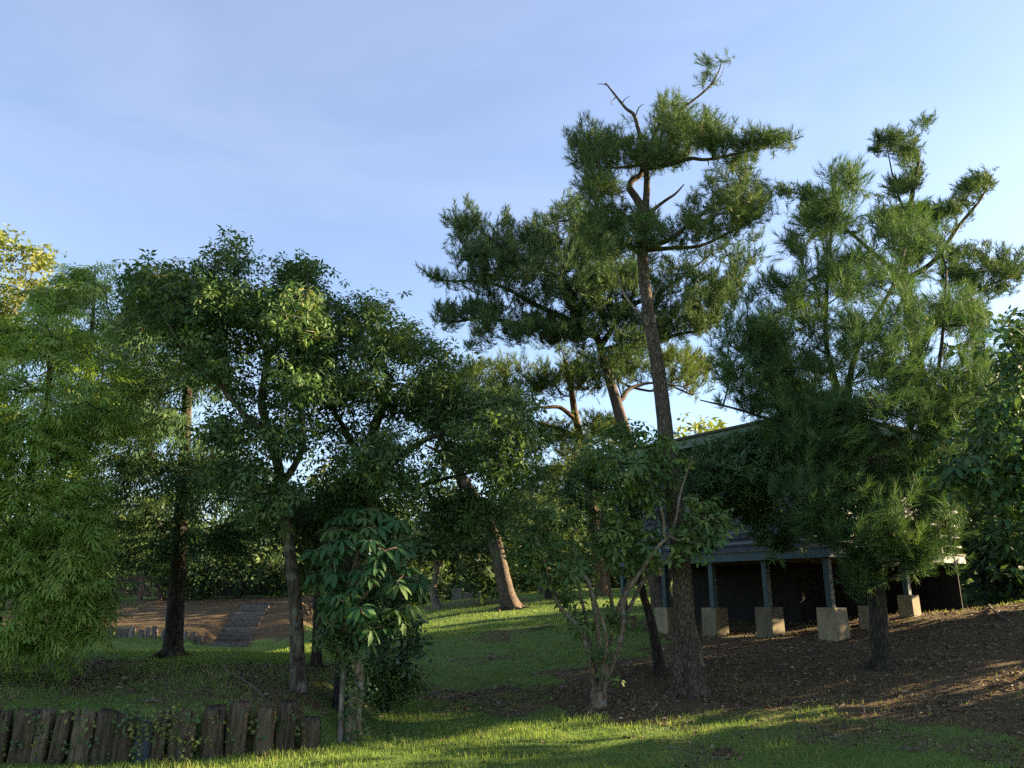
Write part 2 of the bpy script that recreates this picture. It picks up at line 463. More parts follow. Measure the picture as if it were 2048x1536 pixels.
m, nt, b = new_mat('lawn_and_soil')
N, L = nt.nodes, nt.links
at_l = N.new('ShaderNodeAttribute'); at_l.attribute_name = 'litter'
tcg = N.new('ShaderNodeTexCoord')
def nz_(scale, detail=5, rough=0.6):
    n = N.new('ShaderNodeTexNoise'); n.inputs['Scale'].default_value = scale; n.inputs['Detail'].default_value = detail; n.inputs['Roughness'].default_value = rough
    L.new(tcg.outputs['Object'], n.inputs['Vector']); return n
n_a, n_b, n_c, n_d = nz_(1.3), nz_(14), nz_(60, 3), nz_(30, 6, 0.7)
mixn = N.new('ShaderNodeMixRGB'); mixn.inputs['Fac'].default_value = 0.5
L.new(n_a.outputs['Fac'], mixn.inputs['Color1']); L.new(n_c.outputs['Fac'], mixn.inputs['Color2'])
gcol = ramp(nt, mixn.outputs['Color'], [(0.3, (0.068, 0.108, 0.030)), (0.5, (0.112, 0.172, 0.042)), (0.7, (0.16, 0.215, 0.06))])
dcol = ramp(nt, n_d.outputs['Fac'], [(0.3, (0.046, 0.032, 0.018)), (0.5, (0.105, 0.073, 0.040)), (0.68, (0.19, 0.135, 0.076))])
thr = N.new('ShaderNodeMath'); thr.operation = 'ADD'
L.new(at_l.outputs['Fac'], thr.inputs[0])
nb2 = N.new('ShaderNodeMath'); nb2.operation = 'MULTIPLY_ADD'; nb2.inputs[1].default_value = 0.9; nb2.inputs[2].default_value = -0.45
L.new(n_b.outputs['Fac'], nb2.inputs[0]); L.new(nb2.outputs[0], thr.inputs[1])
fac = ramp(nt, thr.outputs[0], [(0.30, (0, 0, 0)), (0.62, (1, 1, 1))])
mixg = N.new('ShaderNodeMixRGB'); L.new(fac, mixg.inputs['Fac']); L.new(gcol, mixg.inputs['Color1']); L.new(dcol, mixg.inputs['Color2'])
L.new(mixg.outputs['Color'], b.inputs['Base Color'])
b.inputs['Roughness'].default_value = 0.95; b.inputs['Specular IOR Level'].default_value = 0.1
bpn = N.new('ShaderNodeBump'); bpn.inputs['Strength'].default_value = 0.8; bpn.inputs['Distance'].default_value = 0.04
L.new(n_d.outputs['Fac'], bpn.inputs['Height']); L.new(bpn.outputs['Normal'], b.inputs['Normal'])
M['ground'] = m
me = mesh_np('ground', np.c_[X.ravel(), Y.ravel(), Z.ravel()], F, M['ground'], shade=True, attrs={'litter': LITV.ravel()})
link('ground', me, kind='structure')

# ------------------------------------------------------------------ foliage templates (axis +Z, blade normal +Y)
def perp(d):
    d = d / (np.linalg.norm(d, axis=-1, keepdims=True) + 1e-12)
    up = np.zeros_like(d); up[..., 2] = 1
    vert = np.abs(d[..., 2]) > 0.97
    up[vert] = (0, 1, 0)
    x = np.cross(d, up); x /= (np.linalg.norm(x, axis=-1, keepdims=True) + 1e-12)
    y = np.cross(x, d)          # y points up-ish;  x = right
    return d, x, -y if False else y

def t_shoot(rng, Ls, Ln, n, w, a0=25, a1=65):
    V, F_ = [], []
    for i in range(n):
        u = (i + rng.random()) / n
        th = math.radians(a1 + (a0 - a1) * u + rng.normal(0, 8))
        ph = rng.random() * 2 * math.pi
        d = np.array((math.sin(th) * math.cos(ph), math.sin(th) * math.sin(ph), math.cos(th)))
        bse = np.array((0, 0, u * Ls))
        s = np.cross(d, rng.normal(size=3)); s /= np.linalg.norm(s)
        ln = Ln * rng.uniform(0.8, 1.15)
        b0 = len(V)
        V += [bse - s * w / 2, bse + s * w / 2, bse + d * ln + np.array((0, 0, 0.12 * ln))]
        F_.append((b0, b0 + 1, b0 + 2))
    return np.array(V), np.array(F_)

def blade(L, W, fold=0.12, droop=0.25, shape=0.45, fine=False):
    """leaf along +Z, width X, upper side +Y"""
    if not fine:
        c = shape * L
        V = [(0, 0, 0), (-W / 2, fold * W - droop * c * c / L, c), (0, -droop * c * c / L, c), (W / 2, fold * W - droop * c * c / L, c), (0, -droop * L, L)]
        F_ = [(0, 3, 2), (0, 2, 1), (1, 2, 4), (2, 3, 4)]
    else:
        V = [(0, 0, 0)]
        for f, w in ((0.22, 0.62), (0.5, 1.0), (0.78, 0.72)):
            zz = f * L; y = -droop * zz * zz / L
            V += [(-W / 2 * w, y + fold * W * w, zz), (0, y, zz), (W / 2 * w, y + fold * W * w, zz)]
        V.append((0, -droop * L, L))
        F_ = [(0, 3, 2), (0, 2, 1)]
        for r in (1, 4):
            F_ += [(r, r + 1, r + 4), (r, r + 4, r + 3), (r + 1, r + 2, r + 5), (r + 1, r + 5, r + 4)]
        F_ += [(7, 8, 10), (8, 9, 10)]
    return np.array(V, float), np.array(F_)

def orient(V, d, roll=0.0):
    d = np.array(d, float)[None]
    d, x, y = perp(d); d, x, y = d[0], x[0], y[0]
    x2 = x * math.cos(roll) + y * math.sin(roll); y2 = -x * math.sin(roll) + y * math.cos(roll)
    return V[:, :1] * x2 + V[:, 1:2] * y2 + V[:, 2:] * d

def join(parts):
    V, F_, o = [], [], 0
    for v, f in parts:
        V.append(v); F_.append(f + o); o += len(v)
    return np.concatenate(V), np.concatenate(F_)

def t_rosette(rng, n, L, W, el0=-35, el1=35, rad=0.02, fine=False, droop=0.3, spread=0.0):
    """leaves around +Y (upper side), the rosette's own axis is +Z here turned to +Y"""
    parts = []
    for i in range(n):
        az = 2 * math.pi * (i + rng.uniform(-0.35, 0.35)) / n
        el = math.radians(rng.uniform(el0, el1))
        d = np.array((math.cos(el) * math.cos(az), math.cos(el) * math.sin(az), math.sin(el)))
        l = L * rng.uniform(0.75, 1.15)
        v, f = blade(l, W * rng.uniform(0.8, 1.1), 0.12, droop * rng.uniform(0.5, 1.4), 0.45, fine)
        v = orient(v, d, rng.normal(0, 0.3)) + d * rad + np.array((0, 0, -spread * rng.random()))
        parts.append((v, f))
    return join(parts)

def t_spray(rng, L, nb, bl, bw, droop=0.5):
    parts = []
    for i in range(nb):
        u = (i + 0.6) / nb
        side = -1 if i % 2 else 1
        a = math.radians(rng.uniform(38, 62) * (1 - 0.75 * u ** 2))
        l = bl * (0.7 + 0.5 * math.sin(math.pi * (0.2 + 0.7 * u))) * rng.uniform(0.75, 1.2)
        d = np.array((side * math.sin(a), -0.18 - droop * 0.5 * rng.random(), math.cos(a)))
        v, f = blade(l, bw * rng.uniform(0.8, 1.2), 0.10, droop * rng.uniform(0.5, 1.2), 0.4)
        v = orient_y(v, d / np.linalg.norm(d)) + np.array((0, -droop * 0.4 * L * u * u, u * L))
        parts.append((v, f))
    return join(parts)

def orient_y(V, d):
    y = np.array((0, 1.0, 0)); x = np.cross(y, d); x /= np.linalg.norm(x) + 1e-9; y = np.cross(d, x)
    return V[:, :1] * x + V[:, 1:2] * y + V[:, 2:] * d

def t_frond(rng, L, nb, bl, bw, comb, droop=0.5):
    """feathery spray along +Z lying in XZ, upper side +Y; drooping branchlets with comb leaflets"""
    parts = []
    for i in range(nb):
        u = (i + 0.5) / nb
        z0 = u * L; y0 = -droop * 0.35 * L * u * u
        side = -1 if i % 2 else 1
        l = bl * (0.65 + 0.6 * math.sin(math.pi * min(u * 0.85 + 0.15, 1))) * rng.uniform(0.8, 1.15)
        a = math.radians(rng.uniform(35, 65) * (1 - 0.6 * u))
        dx, dz = side * math.sin(a), math.cos(a)
        V, F_ = [], []
        for k in range(comb):
            t = (k + 0.5) / comb
            for s in (-1, 1):
                cx, cz = x_ = dx * l * t, z0 + dz * l * t
                cy = y0 - droop * l * t * t
                w = bw * (1 - 0.55 * t)
                # leaflet: pointing forward-out from the branchlet
                ox, oz = (dx * 0.75 - s * dz * 0.75) * w, (dz * 0.75 + s * dx * 0.75) * w
                hw = l / comb * 0.42
                b0 = len(V)
                V += [(cx - dx * hw, cy + hw * droop * t, cz - dz * hw), (cx + dx * hw, cy - hw * droop * t, cz + dz * hw), (cx + ox, cy - 0.15 * w + rng.normal(0, .1) * w, cz + oz)]
                F_.append((b0, b0 + 1, b0 + 2))
        parts.append((np.array(V), np.array(F_)))
    return join(parts)

def scatter(temps, rng, pos, d, roll=None, scale=None, rnd=None):
    """copies of the templates joined: returns V, F, rnd"""
    n = len(pos)
    d, x, y = perp(d)
    if roll is not None:
        c, s = np.cos(roll)[:, None], np.sin(roll)[:, None]
        x, y = x * c + y * s, -x * s + y * c
    if scale is None: scale = np.ones(n)
    if rnd is None: rnd = rng.random(n)
    pick = rng.integers(0, len(temps), n)
    Vs, Fs, Rs, o = [], [], [], 0
    for k, (tv, tf) in enumerate(temps):
        q = np.where(pick == k)[0]
        if not len(q): continue
        v = (tv[None, :, 0:1] * x[q][:, None] + tv[None, :, 1:2] * y[q][:, None] + tv[None, :, 2:3] * d[q][:, None]) * scale[q][:, None, None] + pos[q][:, None]
        f = tf[None] + (np.arange(len(q)) * len(tv))[:, None, None] + o
        Vs.append(v.reshape(-1, 3)); Fs.append(f.reshape(-1, 3)); Rs.append(np.repeat(rnd[q], len(tv)))
        o += len(q) * len(tv)
    return np.concatenate(Vs), np.concatenate(Fs), np.concatenate(Rs)

# ------------------------------------------------------------------ trees
def catmull(P, n_per):
    P = np.array(P, float)
    if len(P) == 2:
        t = np.linspace(0, 1, n_per + 1)[:, None]
        return P[0] * (1 - t) + P[1] * t
    Q = np.vstack([2 * P[0] - P[1], P, 2 * P[-1] - P[-2]])
    out = []
    for i in range(len(P) - 1):
        p0, p1, p2, p3 = Q[i:i + 4]
        for t in np.linspace(0, 1, n_per, endpoint=False):
            out.append(0.5 * ((2 * p1) + (-p0 + p2) * t + (2 * p0 - 5 * p1 + 4 * p2 - p3) * t * t + (-p0 + 3 * p1 - 3 * p2 + p3) * t ** 3))
    out.append(P[-1])
    return np.array(out)

def tube(pts, rad, sides, rng=None, rough=0.0, flare=0.0, cap=True):
    pts = np.asarray(pts, float); n = len(pts)
    rad = np.asarray(rad, float)
    T = np.gradient(pts, axis=0) if n > 2 else np.repeat((pts[-1] - pts[0])[None], n, 0)
    T /= np.linalg.norm(T, axis=1, keepdims=True) + 1e-12
    ref = np.array((0.3, 1.0, 0.1)) if abs(T[0][1]) < 0.8 else np.array((1.0, 0.2, 0.1))
    u = np.cross(T[0], ref); u /= np.linalg.norm(u)
    U = np.empty_like(pts)
    for i in range(n):
        u = u - T[i] * np.dot(u, T[i]); u /= np.linalg.norm(u) + 1e-12
        U[i] = u
    W = np.cross(T, U)
    ang = np.linspace(0, 2 * math.pi, sides, endpoint=False)
    c, s = np.cos(ang), np.sin(ang)
    r = rad[:, None] * np.ones(sides)[None]
    if rough and rng is not None:
        ph = rng.random(6) * 6.28
        lng = np.linspace(0, 1, n)[:, None] * n * 0.25
        r = r * (1 + rough * (np.sin(ang * 2 + ph[0] + lng * 0.6) * 0.5 + np.sin(ang * 3 + ph[1] - lng) * 0.45 + np.sin(ang * 5 + ph[2] + lng * 2.1) * 0.35 + rng.normal(0, 0.25, (n, sides))))
        if flare:
            ft = np.exp(-np.linspace(0, n - 1, n) / (n * 0.07))[:, None]
            r = r * (1 + flare * ft * (0.7 + 0.6 * np.sin(ang * 4 + ph[3]) + 0.3 * np.sin(ang * 7 + ph[4])))
    V = pts[:, None] + r[:, :, None] * (U[:, None] * c[None, :, None] + W[:, None] * s[None, :, None])
    V = V.reshape(-1, 3)
    i = np.arange(n - 1)[:, None] * sides; j = np.arange(sides)[None]
    j2 = (j + 1) % sides
    F_ = np.stack([i + j, i + j2, i + sides + j2, i + sides + j], -1).reshape(-1, 4)
    if cap:
        V = np.vstack([V, pts[-1] + T[-1] * rad[-1] * 0.6])
        k = len(V) - 1; o = (n - 1) * sides
        F_ = np.vstack([F_, np.stack([o + np.arange(sides), o + (np.arange(sides) + 1) % sides, np.full(sides, k), np.full(sides, k)], -1)])
    return V, F_

def quads_mesh(name, V, F_, mat):
    """quads, with degenerate quads (last two equal) as triangles"""
    tri = F_[:, 2] == F_[:, 3]
    T3 = np.concatenate([F_[~tri][:, [0, 1, 2]], F_[~tri][:, [0, 2, 3]], F_[tri][:, :3]])
    return mesh_np(name, V, T3, mat, shade=True)

class Tree:
    def __init__(self, name, label, cat, base, seed, bark, group=None):
        self.rng = np.random.default_rng(seed)
        self.base = np.array(base, float)
        self.bark = bark
        self.root = link(name, None, loc=tuple(self.base), label=label, cat=cat, group=group)
        self.P, self.par, self.R, self.ok, self.dirv = [], [], [], [], []
        self.att = []
    def limb(self, pts, r0, r1, name='limb', sides=8, rough=0.06, flare=0.0, parent=None, n_per=5, ok_from=0.0, bark=None, pw=1.0):
        """pts: (px, py, Y)"""
        P = catmull([at(*p) for p in pts], n_per)
        if parent is None and self.P:
            A = np.array(self.P); parent = int(np.argmin(((A - P[0]) ** 2).sum(1)))
        if self.P and parent is not None and parent >= 0:
            P[0] = self.P[parent] * 0.8 + P[0] * 0.2
        n = len(P)
        t = np.linspace(0, 1, n)
        rad = r0 + (r1 - r0) * t ** pw
        V, F_ = tube(P, rad, sides, self.rng, rough, flare)
        link(name, quads_mesh(name, V - self.base, F_, bark or self.bark), self.root)
        ids = []
        prev = parent if (self.P and parent is not None) else -1
        for i in range(n):
            self.P.append(P[i]); self.par.append(prev); self.R.append(rad[i]); self.ok.append(t[i] >= ok_from)
            prev = len(self.P) - 1; ids.append(prev)
        return ids
    def roots(self, n, r, length, seed=0):
        """surface roots spreading from the foot of the trunk into the soil"""
        rng = np.random.default_rng(seed)
        bx, by = self.base[0], self.base[1]
        for k in range(n):
            a = 2 * math.pi * (k + rng.uniform(-0.3, 0.3)) / n
            P = []
            for t in np.linspace(0, 1, 7):
                d = t * length * (0.8 + 0.4 * ((k * 7) % 5) / 5); aa = a + 0.35 * math.sin(t * 3 + k)
                x, y = bx + d * math.cos(aa), by + d * math.sin(aa)
                P.append((x, y, float(ground(x, y)) + 0.16 * (1 - t) ** 2.2 - 0.035 * t))
            V, F_ = tube(P, r * (1 - 0.75 * np.linspace(0, 1, 7)), 7, rng, 0.12)
            link('root', quads_mesh('root', V - self.base, F_, self.bark), self.root)
    def fill(self, poly, Y, T, n, clump=0, avoid=None, sag=0.0):
        """n branch tips inside the outline (photo outline at distance Y), spread over +-T in depth"""
        rng = self.rng
        poly = [tuple(p) for p in poly]
        xs, ys = [p[0] for p in poly], [p[1] for p in poly]
        g = rng.random((4000, 2)) * (max(xs) - min(xs), max(ys) - min(ys)) + (min(xs), min(ys))
        g = g[in_poly(g[:, 0], g[:, 1], poly)]
        dmax = max(edge_dist(g[:, 0], g[:, 1], poly).max(), 1)
        out = []
        if clump:
            cen = g[rng.integers(0, len(g), max(2, n // 7))]
        tries = 0
        while len(out) < n and tries < 60:
            tries += 1
            if clump:
                c = cen[rng.integers(0, len(cen), n)] + rng.normal(0, clump, (n, 2)) * (1.0, 0.6)
            else:
                c = g[rng.integers(0, len(g), n)] + rng.normal(0, 4, (n, 2))
            c = c[in_poly(c[:, 0], c[:, 1], poly)]
            out.extend(c.tolist())
        c = np.array(out[:n])
        e = np.sqrt(np.clip(edge_dist(c[:, 0], c[:, 1], poly) / dmax, 0.02, 1))
        dep = Y + T * e * rng.uniform(-1, 1, len(c))
        for (px, py), y in zip(c, dep):
            self.att.append(at(px, py, y))
    def grow(self, step=0.25, curve=0.35, up=0.15, tip_r=0.005, pw=0.45, back=0.0, sides=3, bark=None, far=0.0):
        """joins every tip to the nearest wood, nearest tips first"""
        rng = self.rng
        A = np.array(self.att)
        P0 = np.array(self.P)[np.array(self.ok)]
        d0 = np.sqrt(((A[:, None] - P0[None]) ** 2).sum(2)).min(1)
        A = A[np.argsort(d0)]
        cap = len(self.P) + len(A) * 14 + 10
        P = np.zeros((cap, 3)); n = len(self.P); P[:n] = self.P
        okm = np.zeros(cap, bool); okm[:n] = self.ok
        par = list(self.par); nfix = n
        cost = np.zeros(cap)
        self.tips = []
        for a in A:
            q = P[:n]
            v = a - q
            d = np.sqrt((v ** 2).sum(1)) + back * np.maximum(q[:, 2] - a[2], 0) + far * cost[:n]
            d[~okm[:n]] = 1e9
            k = int(np.argmin(d))
            s = P[k]; L_ = np.linalg.norm(a - s)
            m_ = max(1, min(12, int(round(L_ / step))))
            pd = s - P[par[k]] if par[k] >= 0 else np.array((0, 0, 1.0))
            pd = pd / (np.linalg.norm(pd) + 1e-9)
            c = s + (a - s) * 0.5 + pd * L_ * curve * 0.5 + np.array((0, 0, -up * L_))
            prev = k
            for i in range(1, m_ + 1):
                t = i / m_
                p = (1 - t) ** 2 * s + 2 * t * (1 - t) * c + t * t * a
                if i < m_: p = p + rng.normal(0, 0.035 * L_ / m_, 3)
                if n >= cap: break
                P[n] = p; par.append(prev); okm[n] = True
                cost[n] = cost[prev] + np.linalg.norm(p - P[prev])
                prev = n; n += 1
            self.tips.append(prev)
        P = P[:n]
        cnt = np.zeros(n); cnt[self.tips] += 1
        for i in range(n - 1, -1, -1):
            if par[i] >= 0: cnt[par[i]] += cnt[i]
        rad = tip_r * np.maximum(cnt, 1) ** pw
        kids = {}
        for i in range(nfix, n):
            kids.setdefault(par[i], []).append(i)
        Vs, Fs, o = [], [], 0
        starts = [(par[i], i) for i in range(nfix, n) if par[i] < nfix]
        while starts:
            a_, b_ = starts.pop()
            chain = [a_, b_]
            while chain[-1] in kids:
                ks = sorted(kids[chain[-1]], key=lambda q: -cnt[q])
                for o_ in ks[1:]: starts.append((chain[-1], o_))
                chain.append(ks[0])
            r = rad[chain].copy(); r[0] = r[1] * 1.1
            V, F_ = tube(P[chain], r, sides)
            Vs.append(V); Fs.append(F_ + o); o += len(V)
        if Vs:
            link('twigs', quads_mesh('twigs', np.concatenate(Vs) - self.base, np.concatenate(Fs), bark or self.bark), self.root, kind='stuff')
        self.NP, self.npar = P, par
        tp = P[self.tips]
        pr = np.array([par[i] for i in self.tips])
        tg = tp - P[pr]
        self.tip_pos = tp; self.tip_prev = P[pr]
        self.tip_dir = tg / (np.linalg.norm(tg, axis=1, keepdims=True) + 1e-9)
    def crown(self, V, F_, R_, mat, name='crown'):
        return link(name, mesh_np(name, V - self.base, F_, mat, rnd=R_), self.root, kind='stuff')
    # ---- kinds of foliage
    def needles(self, temps, mat, per=6, spread=0.35, up=0.6, jit=0.5, sc=(0.8, 1.2), rnd_shift=0.0, scat=0.06):
        rng = self.rng; n = len(self.tip_pos)
        pos = np.repeat(self.tip_pos, per, 0); tg = np.repeat(self.tip_dir, per, 0)
        t = rng.random((n, per)); t[:, 0] = 0; t = t.reshape(-1, 1)
        pos = pos - tg * t * spread + rng.normal(0, scat, pos.shape) * (t > 0)
        d = tg * 0.8 + np.array((0, 0, up)) + rng.normal(0, jit, pos.shape) * (0.3 + 0.7 * t)
        s = rng.uniform(sc[0], sc[1], len(pos))
        r = np.clip(rng.random(len(pos)) * 0.6 + np.repeat(rng.random(n), per) * 0.4 + rnd_shift, 0, 1)
        self.crown(*scatter(temps, rng, pos, d, rng.random(len(pos)) * 6.28, s, r), mat)
    def leaves(self, temps, mat, per=6, spread=0.25, sc=(0.75, 1.2), tilt=0.5, rnd_shift=0.0, name='crown', out=0.3):
        """rosettes: their upper side (+Y) turned up and outwards"""
        rng = self.rng; n = len(self.tip_pos)
        pos = np.repeat(self.tip_pos, per, 0); tg = np.repeat(self.tip_dir, per, 0)
        pos = pos + rng.normal(0, spread, pos.shape) * (1, 1, 0.7)
        nrm = np.array((0, 0, 1.0)) + tg * out + rng.normal(0, tilt, pos.shape)
        s = rng.uniform(sc[0], sc[1], len(pos))
        r = np.clip(rng.random(len(pos)) * 0.6 + np.repeat(rng.random(n), per) * 0.4 + rnd_shift, 0, 1)
        # templates have their pole on +Z
        self.crown(*scatter(temps, rng, pos, nrm, rng.random(len(pos)) * 6.28, s, r), mat, name)
    def fronds(self, temps, mat, per=5, spread=0.3, axis=None, droop=0.25, jit=0.45, sc=(0.75, 1.2), rnd_shift=0.0):
        rng = self.rng; n = len(self.tip_pos)
        pos = np.repeat(self.tip_pos, per, 0); tg = np.repeat(self.tip_dir, per, 0)
        t = rng.random((len(pos), 1))
        pos = pos - tg * t * spread + rng.normal(0, 0.07, pos.shape)
        outw = pos - self.base; outw[:, 2] = 0; outw /= np.linalg.norm(outw, axis=1, keepdims=True) + 1e-9
        d = outw * 0.7 + tg * 0.5 + rng.normal(0, jit, pos.shape) * (1, 1, 0.4)
        d[:, 2] -= droop
        s = rng.uniform(sc[0], sc[1], len(pos))
        r = np.clip(rng.random(len(pos)) * 0.6 + np.repeat(rng.random(n), per) * 0.4 + rnd_shift, 0, 1)
        self.crown(*scatter(temps, rng, pos, d, rng.normal(0, 0.35, len(pos)), s, r), mat)
    def leaf_objects(self, temps_me, pos, nrm, scale, name='leaf'):
        """large leaves, each an object of its own, sharing mesh data"""
        rng = self.rng
        for p, d, s in zip(pos, nrm, scale):
            o = link(name, temps_me[rng.integers(0, len(temps_me))], self.root)
            q = Vector(d).to_track_quat('Z', 'Y')
            o.rotation_mode = 'QUATERNION'
            from mathutils import Quaternion
            o.rotation_quaternion = q @ Quaternion((0, 0, 1), rng.random() * 6.28)
            o.location = Vector(p - self.base); o.scale = (s, s, s)
rg = np.random.default_rng(5)
T_PINE = [t_shoot(rg, 0.19, 0.105, 26, 0.010, 25, 75) for _ in range(4)]          # stiff pine at 11-20 m
T_PINE_FAR = [t_shoot(rg, 0.30, 0.145, 21, 0.019, 25, 75) for _ in range(4)]      # pines beyond 20 m
T_PINE_SOFT = [t_shoot(rg, 0.28, 0.155, 32, 0.009, 18, 66) for _ in range(4)]    # long soft needles
T_FROND = [t_spray(rg, 0.30, 9, 0.115, 0.021, 0.30) for _ in range(5)]
T_FROND_FAR = [t_spray(rg, 0.6, 10, 0.30, 0.045, 0.4) for _ in range(5)]
T_LEAF = [t_rosette(rg, 8, 0.088, 0.036, -45, 35, 0.03, droop=0.35, spread=0.05) for _ in range(4)]
T_NARROW = [t_rosette(rg, 9, 0.09, 0.027, -40, 45, 0.025, droop=0.3, spread=0.05) for _ in range(4)]
T_SMALL = [t_rosette(rg, 7, 0.055, 0.032, -30, 40, 0.02, droop=0.2) for _ in range(4)]
T_BG = [t_rosette(rg, 5, 0.27, 0.14, -45, 40, 0.04, droop=0.3) for _ in range(4)]
T_OLE = [t_rosette(rg, 11, 0.165, 0.030, 0, 60, 0.01, droop=0.15) for _ in range(4)]

# ---- tall pine in the middle, dead top, long arm to the right
Yj = 11.7
t = Tree('pine_tree', 'tall slender pine with bare dead top, forked trunk and long bough to the right', 'tree', at(1380, 1392, 11.6), 11, M['bark_pine'])
t.limb([(1381, 1400, 11.6), (1374, 1330, 11.6), (1368, 1230, 11.6), (1360, 1100, 11.6), (1345, 980, 11.65), (1332, 880, 11.65), (1322, 780, 11.7), (1306, 680, 11.7), (1293, 600, 11.7), (1285, 500, 11.7), (1290, 430, 11.7)],
       0.172, 0.078, 'trunk', 20, 0.05, 0.8, n_per=9, ok_from=0.86, pw=0.8)
t.limb([(1290, 430, 11.7), (1294, 370, 11.68), (1292, 329, 11.65), (1283, 287, 11.6), (1269, 233, 11.6), (1252, 217, 11.6), (1232, 192, 11.6), (1211, 166, 11.6)], 0.06, 0.012, 'limb', 8, 0.08)
dead = M['bark_dead']
t.limb([(1269, 236, 11.6), (1278, 215, 11.55), (1288, 208, 11.5)], 0.014, 0.005, 'dead_branch', 5, bark=dead, n_per=3, ok_from=2)
t.limb([(1244, 208, 11.6), (1250, 198, 11.6), (1260, 192, 11.6)], 0.012, 0.004, 'dead_branch', 5, bark=dead, n_per=3, ok_from=2)
t.limb([(1214, 170, 11.6), (1204, 168, 11.6), (1194, 168, 11.6)], 0.011, 0.004, 'dead_branch', 5, bark=dead, n_per=3, ok_from=2)
t.limb([(1232, 195, 11.6), (1222, 204, 11.6), (1226, 210, 11.6)], 0.010, 0.004, 'dead_branch', 5, bark=dead, n_per=3, ok_from=2)
t.limb([(1289, 425, 11.7), (1272, 395, 11.75), (1259, 375, 11.8), (1265, 360, 11.85), (1282, 348, 11.9), (1300, 300, 11.95), (1319, 250, 12.0), (1345, 232, 12.0), (1368, 215, 12.0), (1414, 178, 12.0), (1436, 146, 12.0), (1444, 118, 12.0)], 0.07, 0.008, 'limb', 8, 0.08)
t.limb([(1414, 178, 12.0), (1440, 155, 12.0), (1449, 130, 12.0)], 0.012, 0.004, 'dead_branch', 5, bark=dead, n_per=3, ok_from=2)
t.limb([(1375, 210, 12.0), (1360, 195, 12.0), (1358, 182, 12.0)], 0.008, 0.003, 'dead_branch', 5, bark=dead, n_per=3, ok_from=2)
t.limb([(1300, 335, 11.8), (1340, 329, 11.6), (1381, 317, 11.4), (1414, 319, 11.3), (1481, 306, 11.2), (1530, 292, 11.2), (1570, 276, 11.2)], 0.042, 0.010, 'limb', 7)
t.limb([(1414, 319, 11.3), (1417, 326, 11.3), (1416, 333, 11.3)], 0.016, 0.006, 'dead_branch', 5, bark=dead, n_per=3, ok_from=2)
t.limb([(1290, 498, 11.7), (1340, 478, 11.5), (1381, 445, 11.4), (1447, 395, 11.3), (1485, 370, 11.3)], 0.05, 0.012, 'limb', 7)
t.limb([(1287, 500, 11.7), (1345, 496, 11.9), (1402, 491, 12.1), (1464, 462, 12.3), (1526, 429, 12.4)], 0.045, 0.012, 'limb', 7)
t.limb([(1289, 440, 11.7), (1248, 441, 11.5), (1215, 420, 11.3), (1186, 387, 11.1)], 0.032, 0.010, 'limb', 6)
t.limb([(1284, 330, 11.7), (1240, 335, 11.9), (1190, 333, 12.1), (1160, 318, 12.2)], 0.034, 0.010, 'limb', 6)
t.limb([(1291, 432, 11.7), (1325, 405, 11.5), (1350, 388, 11.4), (1368, 369, 11.4)], 0.04, 0.010, 'dead_limb', 7, 0.1, bark=M['bark_red'], ok_from=2)
t.limb([(1297, 655, 11.65), (1275, 625, 11.4), (1248, 588, 11.3), (1236, 550, 11.3), (1230, 535, 11.3)], 0.028, 0.007, 'dead_limb', 6, bark=dead, ok_from=2)
t.limb([(1296, 620, 11.65), (1310, 590, 11.4), (1325, 560, 11.3), (1318, 540, 11.3)], 0.016, 0.005, 'dead_branch', 5, bark=dead, ok_from=2, n_per=3)
t.fill([(1122, 322), (1150, 300), (1132, 278), (1158, 268), (1165, 232), (1190, 245), (1215, 272), (1245, 250), (1280, 268), (1300, 250), (1318, 200), (1350, 198), (1372, 225), (1400, 212), (1440, 222), (1455, 250), (1432, 300), (1380, 312), (1350, 332), (1300, 345), (1240, 336), (1160, 350), (1148, 330)], 11.8, 1.6, 330, 24)
t.fill([(1400, 275), (1440, 262), (1480, 238), (1530, 255), (1560, 236), (1596, 265), (1568, 305), (1520, 300), (1480, 302), (1410, 308)], 11.25, 0.6, 80, 18)
t.fill([(1130, 385), (1190, 352), (1255, 352), (1262, 430), (1200, 425), (1140, 400)], 11.3, 0.9, 60, 20)
t.fill([(1370, 410), (1430, 352), (1465, 308), (1512, 318), (1525, 370), (1553, 400), (1520, 455), (1450, 485), (1380, 492), (1330, 500), (1320, 455)], 11.7, 1.4, 210, 26)
t.fill([(1165, 430), (1240, 425), (1300, 418), (1362, 440), (1335, 490), (1265, 512), (1190, 535), (1170, 475)], 11.5, 1.3, 150, 24)
t.fill([(1400, 122), (1438, 106), (1446, 128), (1420, 150), (1407, 182), (1395, 160)], 12.0, 0.2, 8)
t.grow(0.18, 0.4, 0.12, 0.0035, 0.48)
t.needles(T_PINE, M['pine'], 5, 0.36, 0.8, 0.5, (0.7, 1.15), scat=0.04)

# ---- wide pine behind it
Yg = 24
t.roots(6, 0.075, 0.55, 1)
t = Tree('pine_tree', 'wide spreading pine with heavy dark crown of layered boughs behind the tall pine', 'tree', at(1325, 1212, 24), 12, M['bark_pine'])
tr = t.limb([(1330, 1216, 24), (1318, 1180, 24), (1300, 1090, 24), (1275, 950, 24), (1243, 840, 24), (1228, 790, 24), (1213, 740, 24), (1200, 695, 24)], 0.30, 0.11, 'trunk', 14, 0.05, 0.5, n_per=6, ok_from=0.80)
t.limb([(1205, 705, 24), (1190, 669, 23.8), (1157, 649, 23.4), (1144, 615, 23), (1138, 574, 22.7), (1099, 545, 22.3), (1066, 528, 22), (1007, 491, 21.7), (940, 450, 21.5)], 0.13, 0.02, bark=M['bark_dark'])
t.limb([(1200, 695, 24), (1227, 653, 24.2), (1256, 611, 24.6), (1269, 570, 25), (1265, 495, 25.2), (1240, 430, 25.2)], 0.11, 0.02, bark=M['bark_dark'])
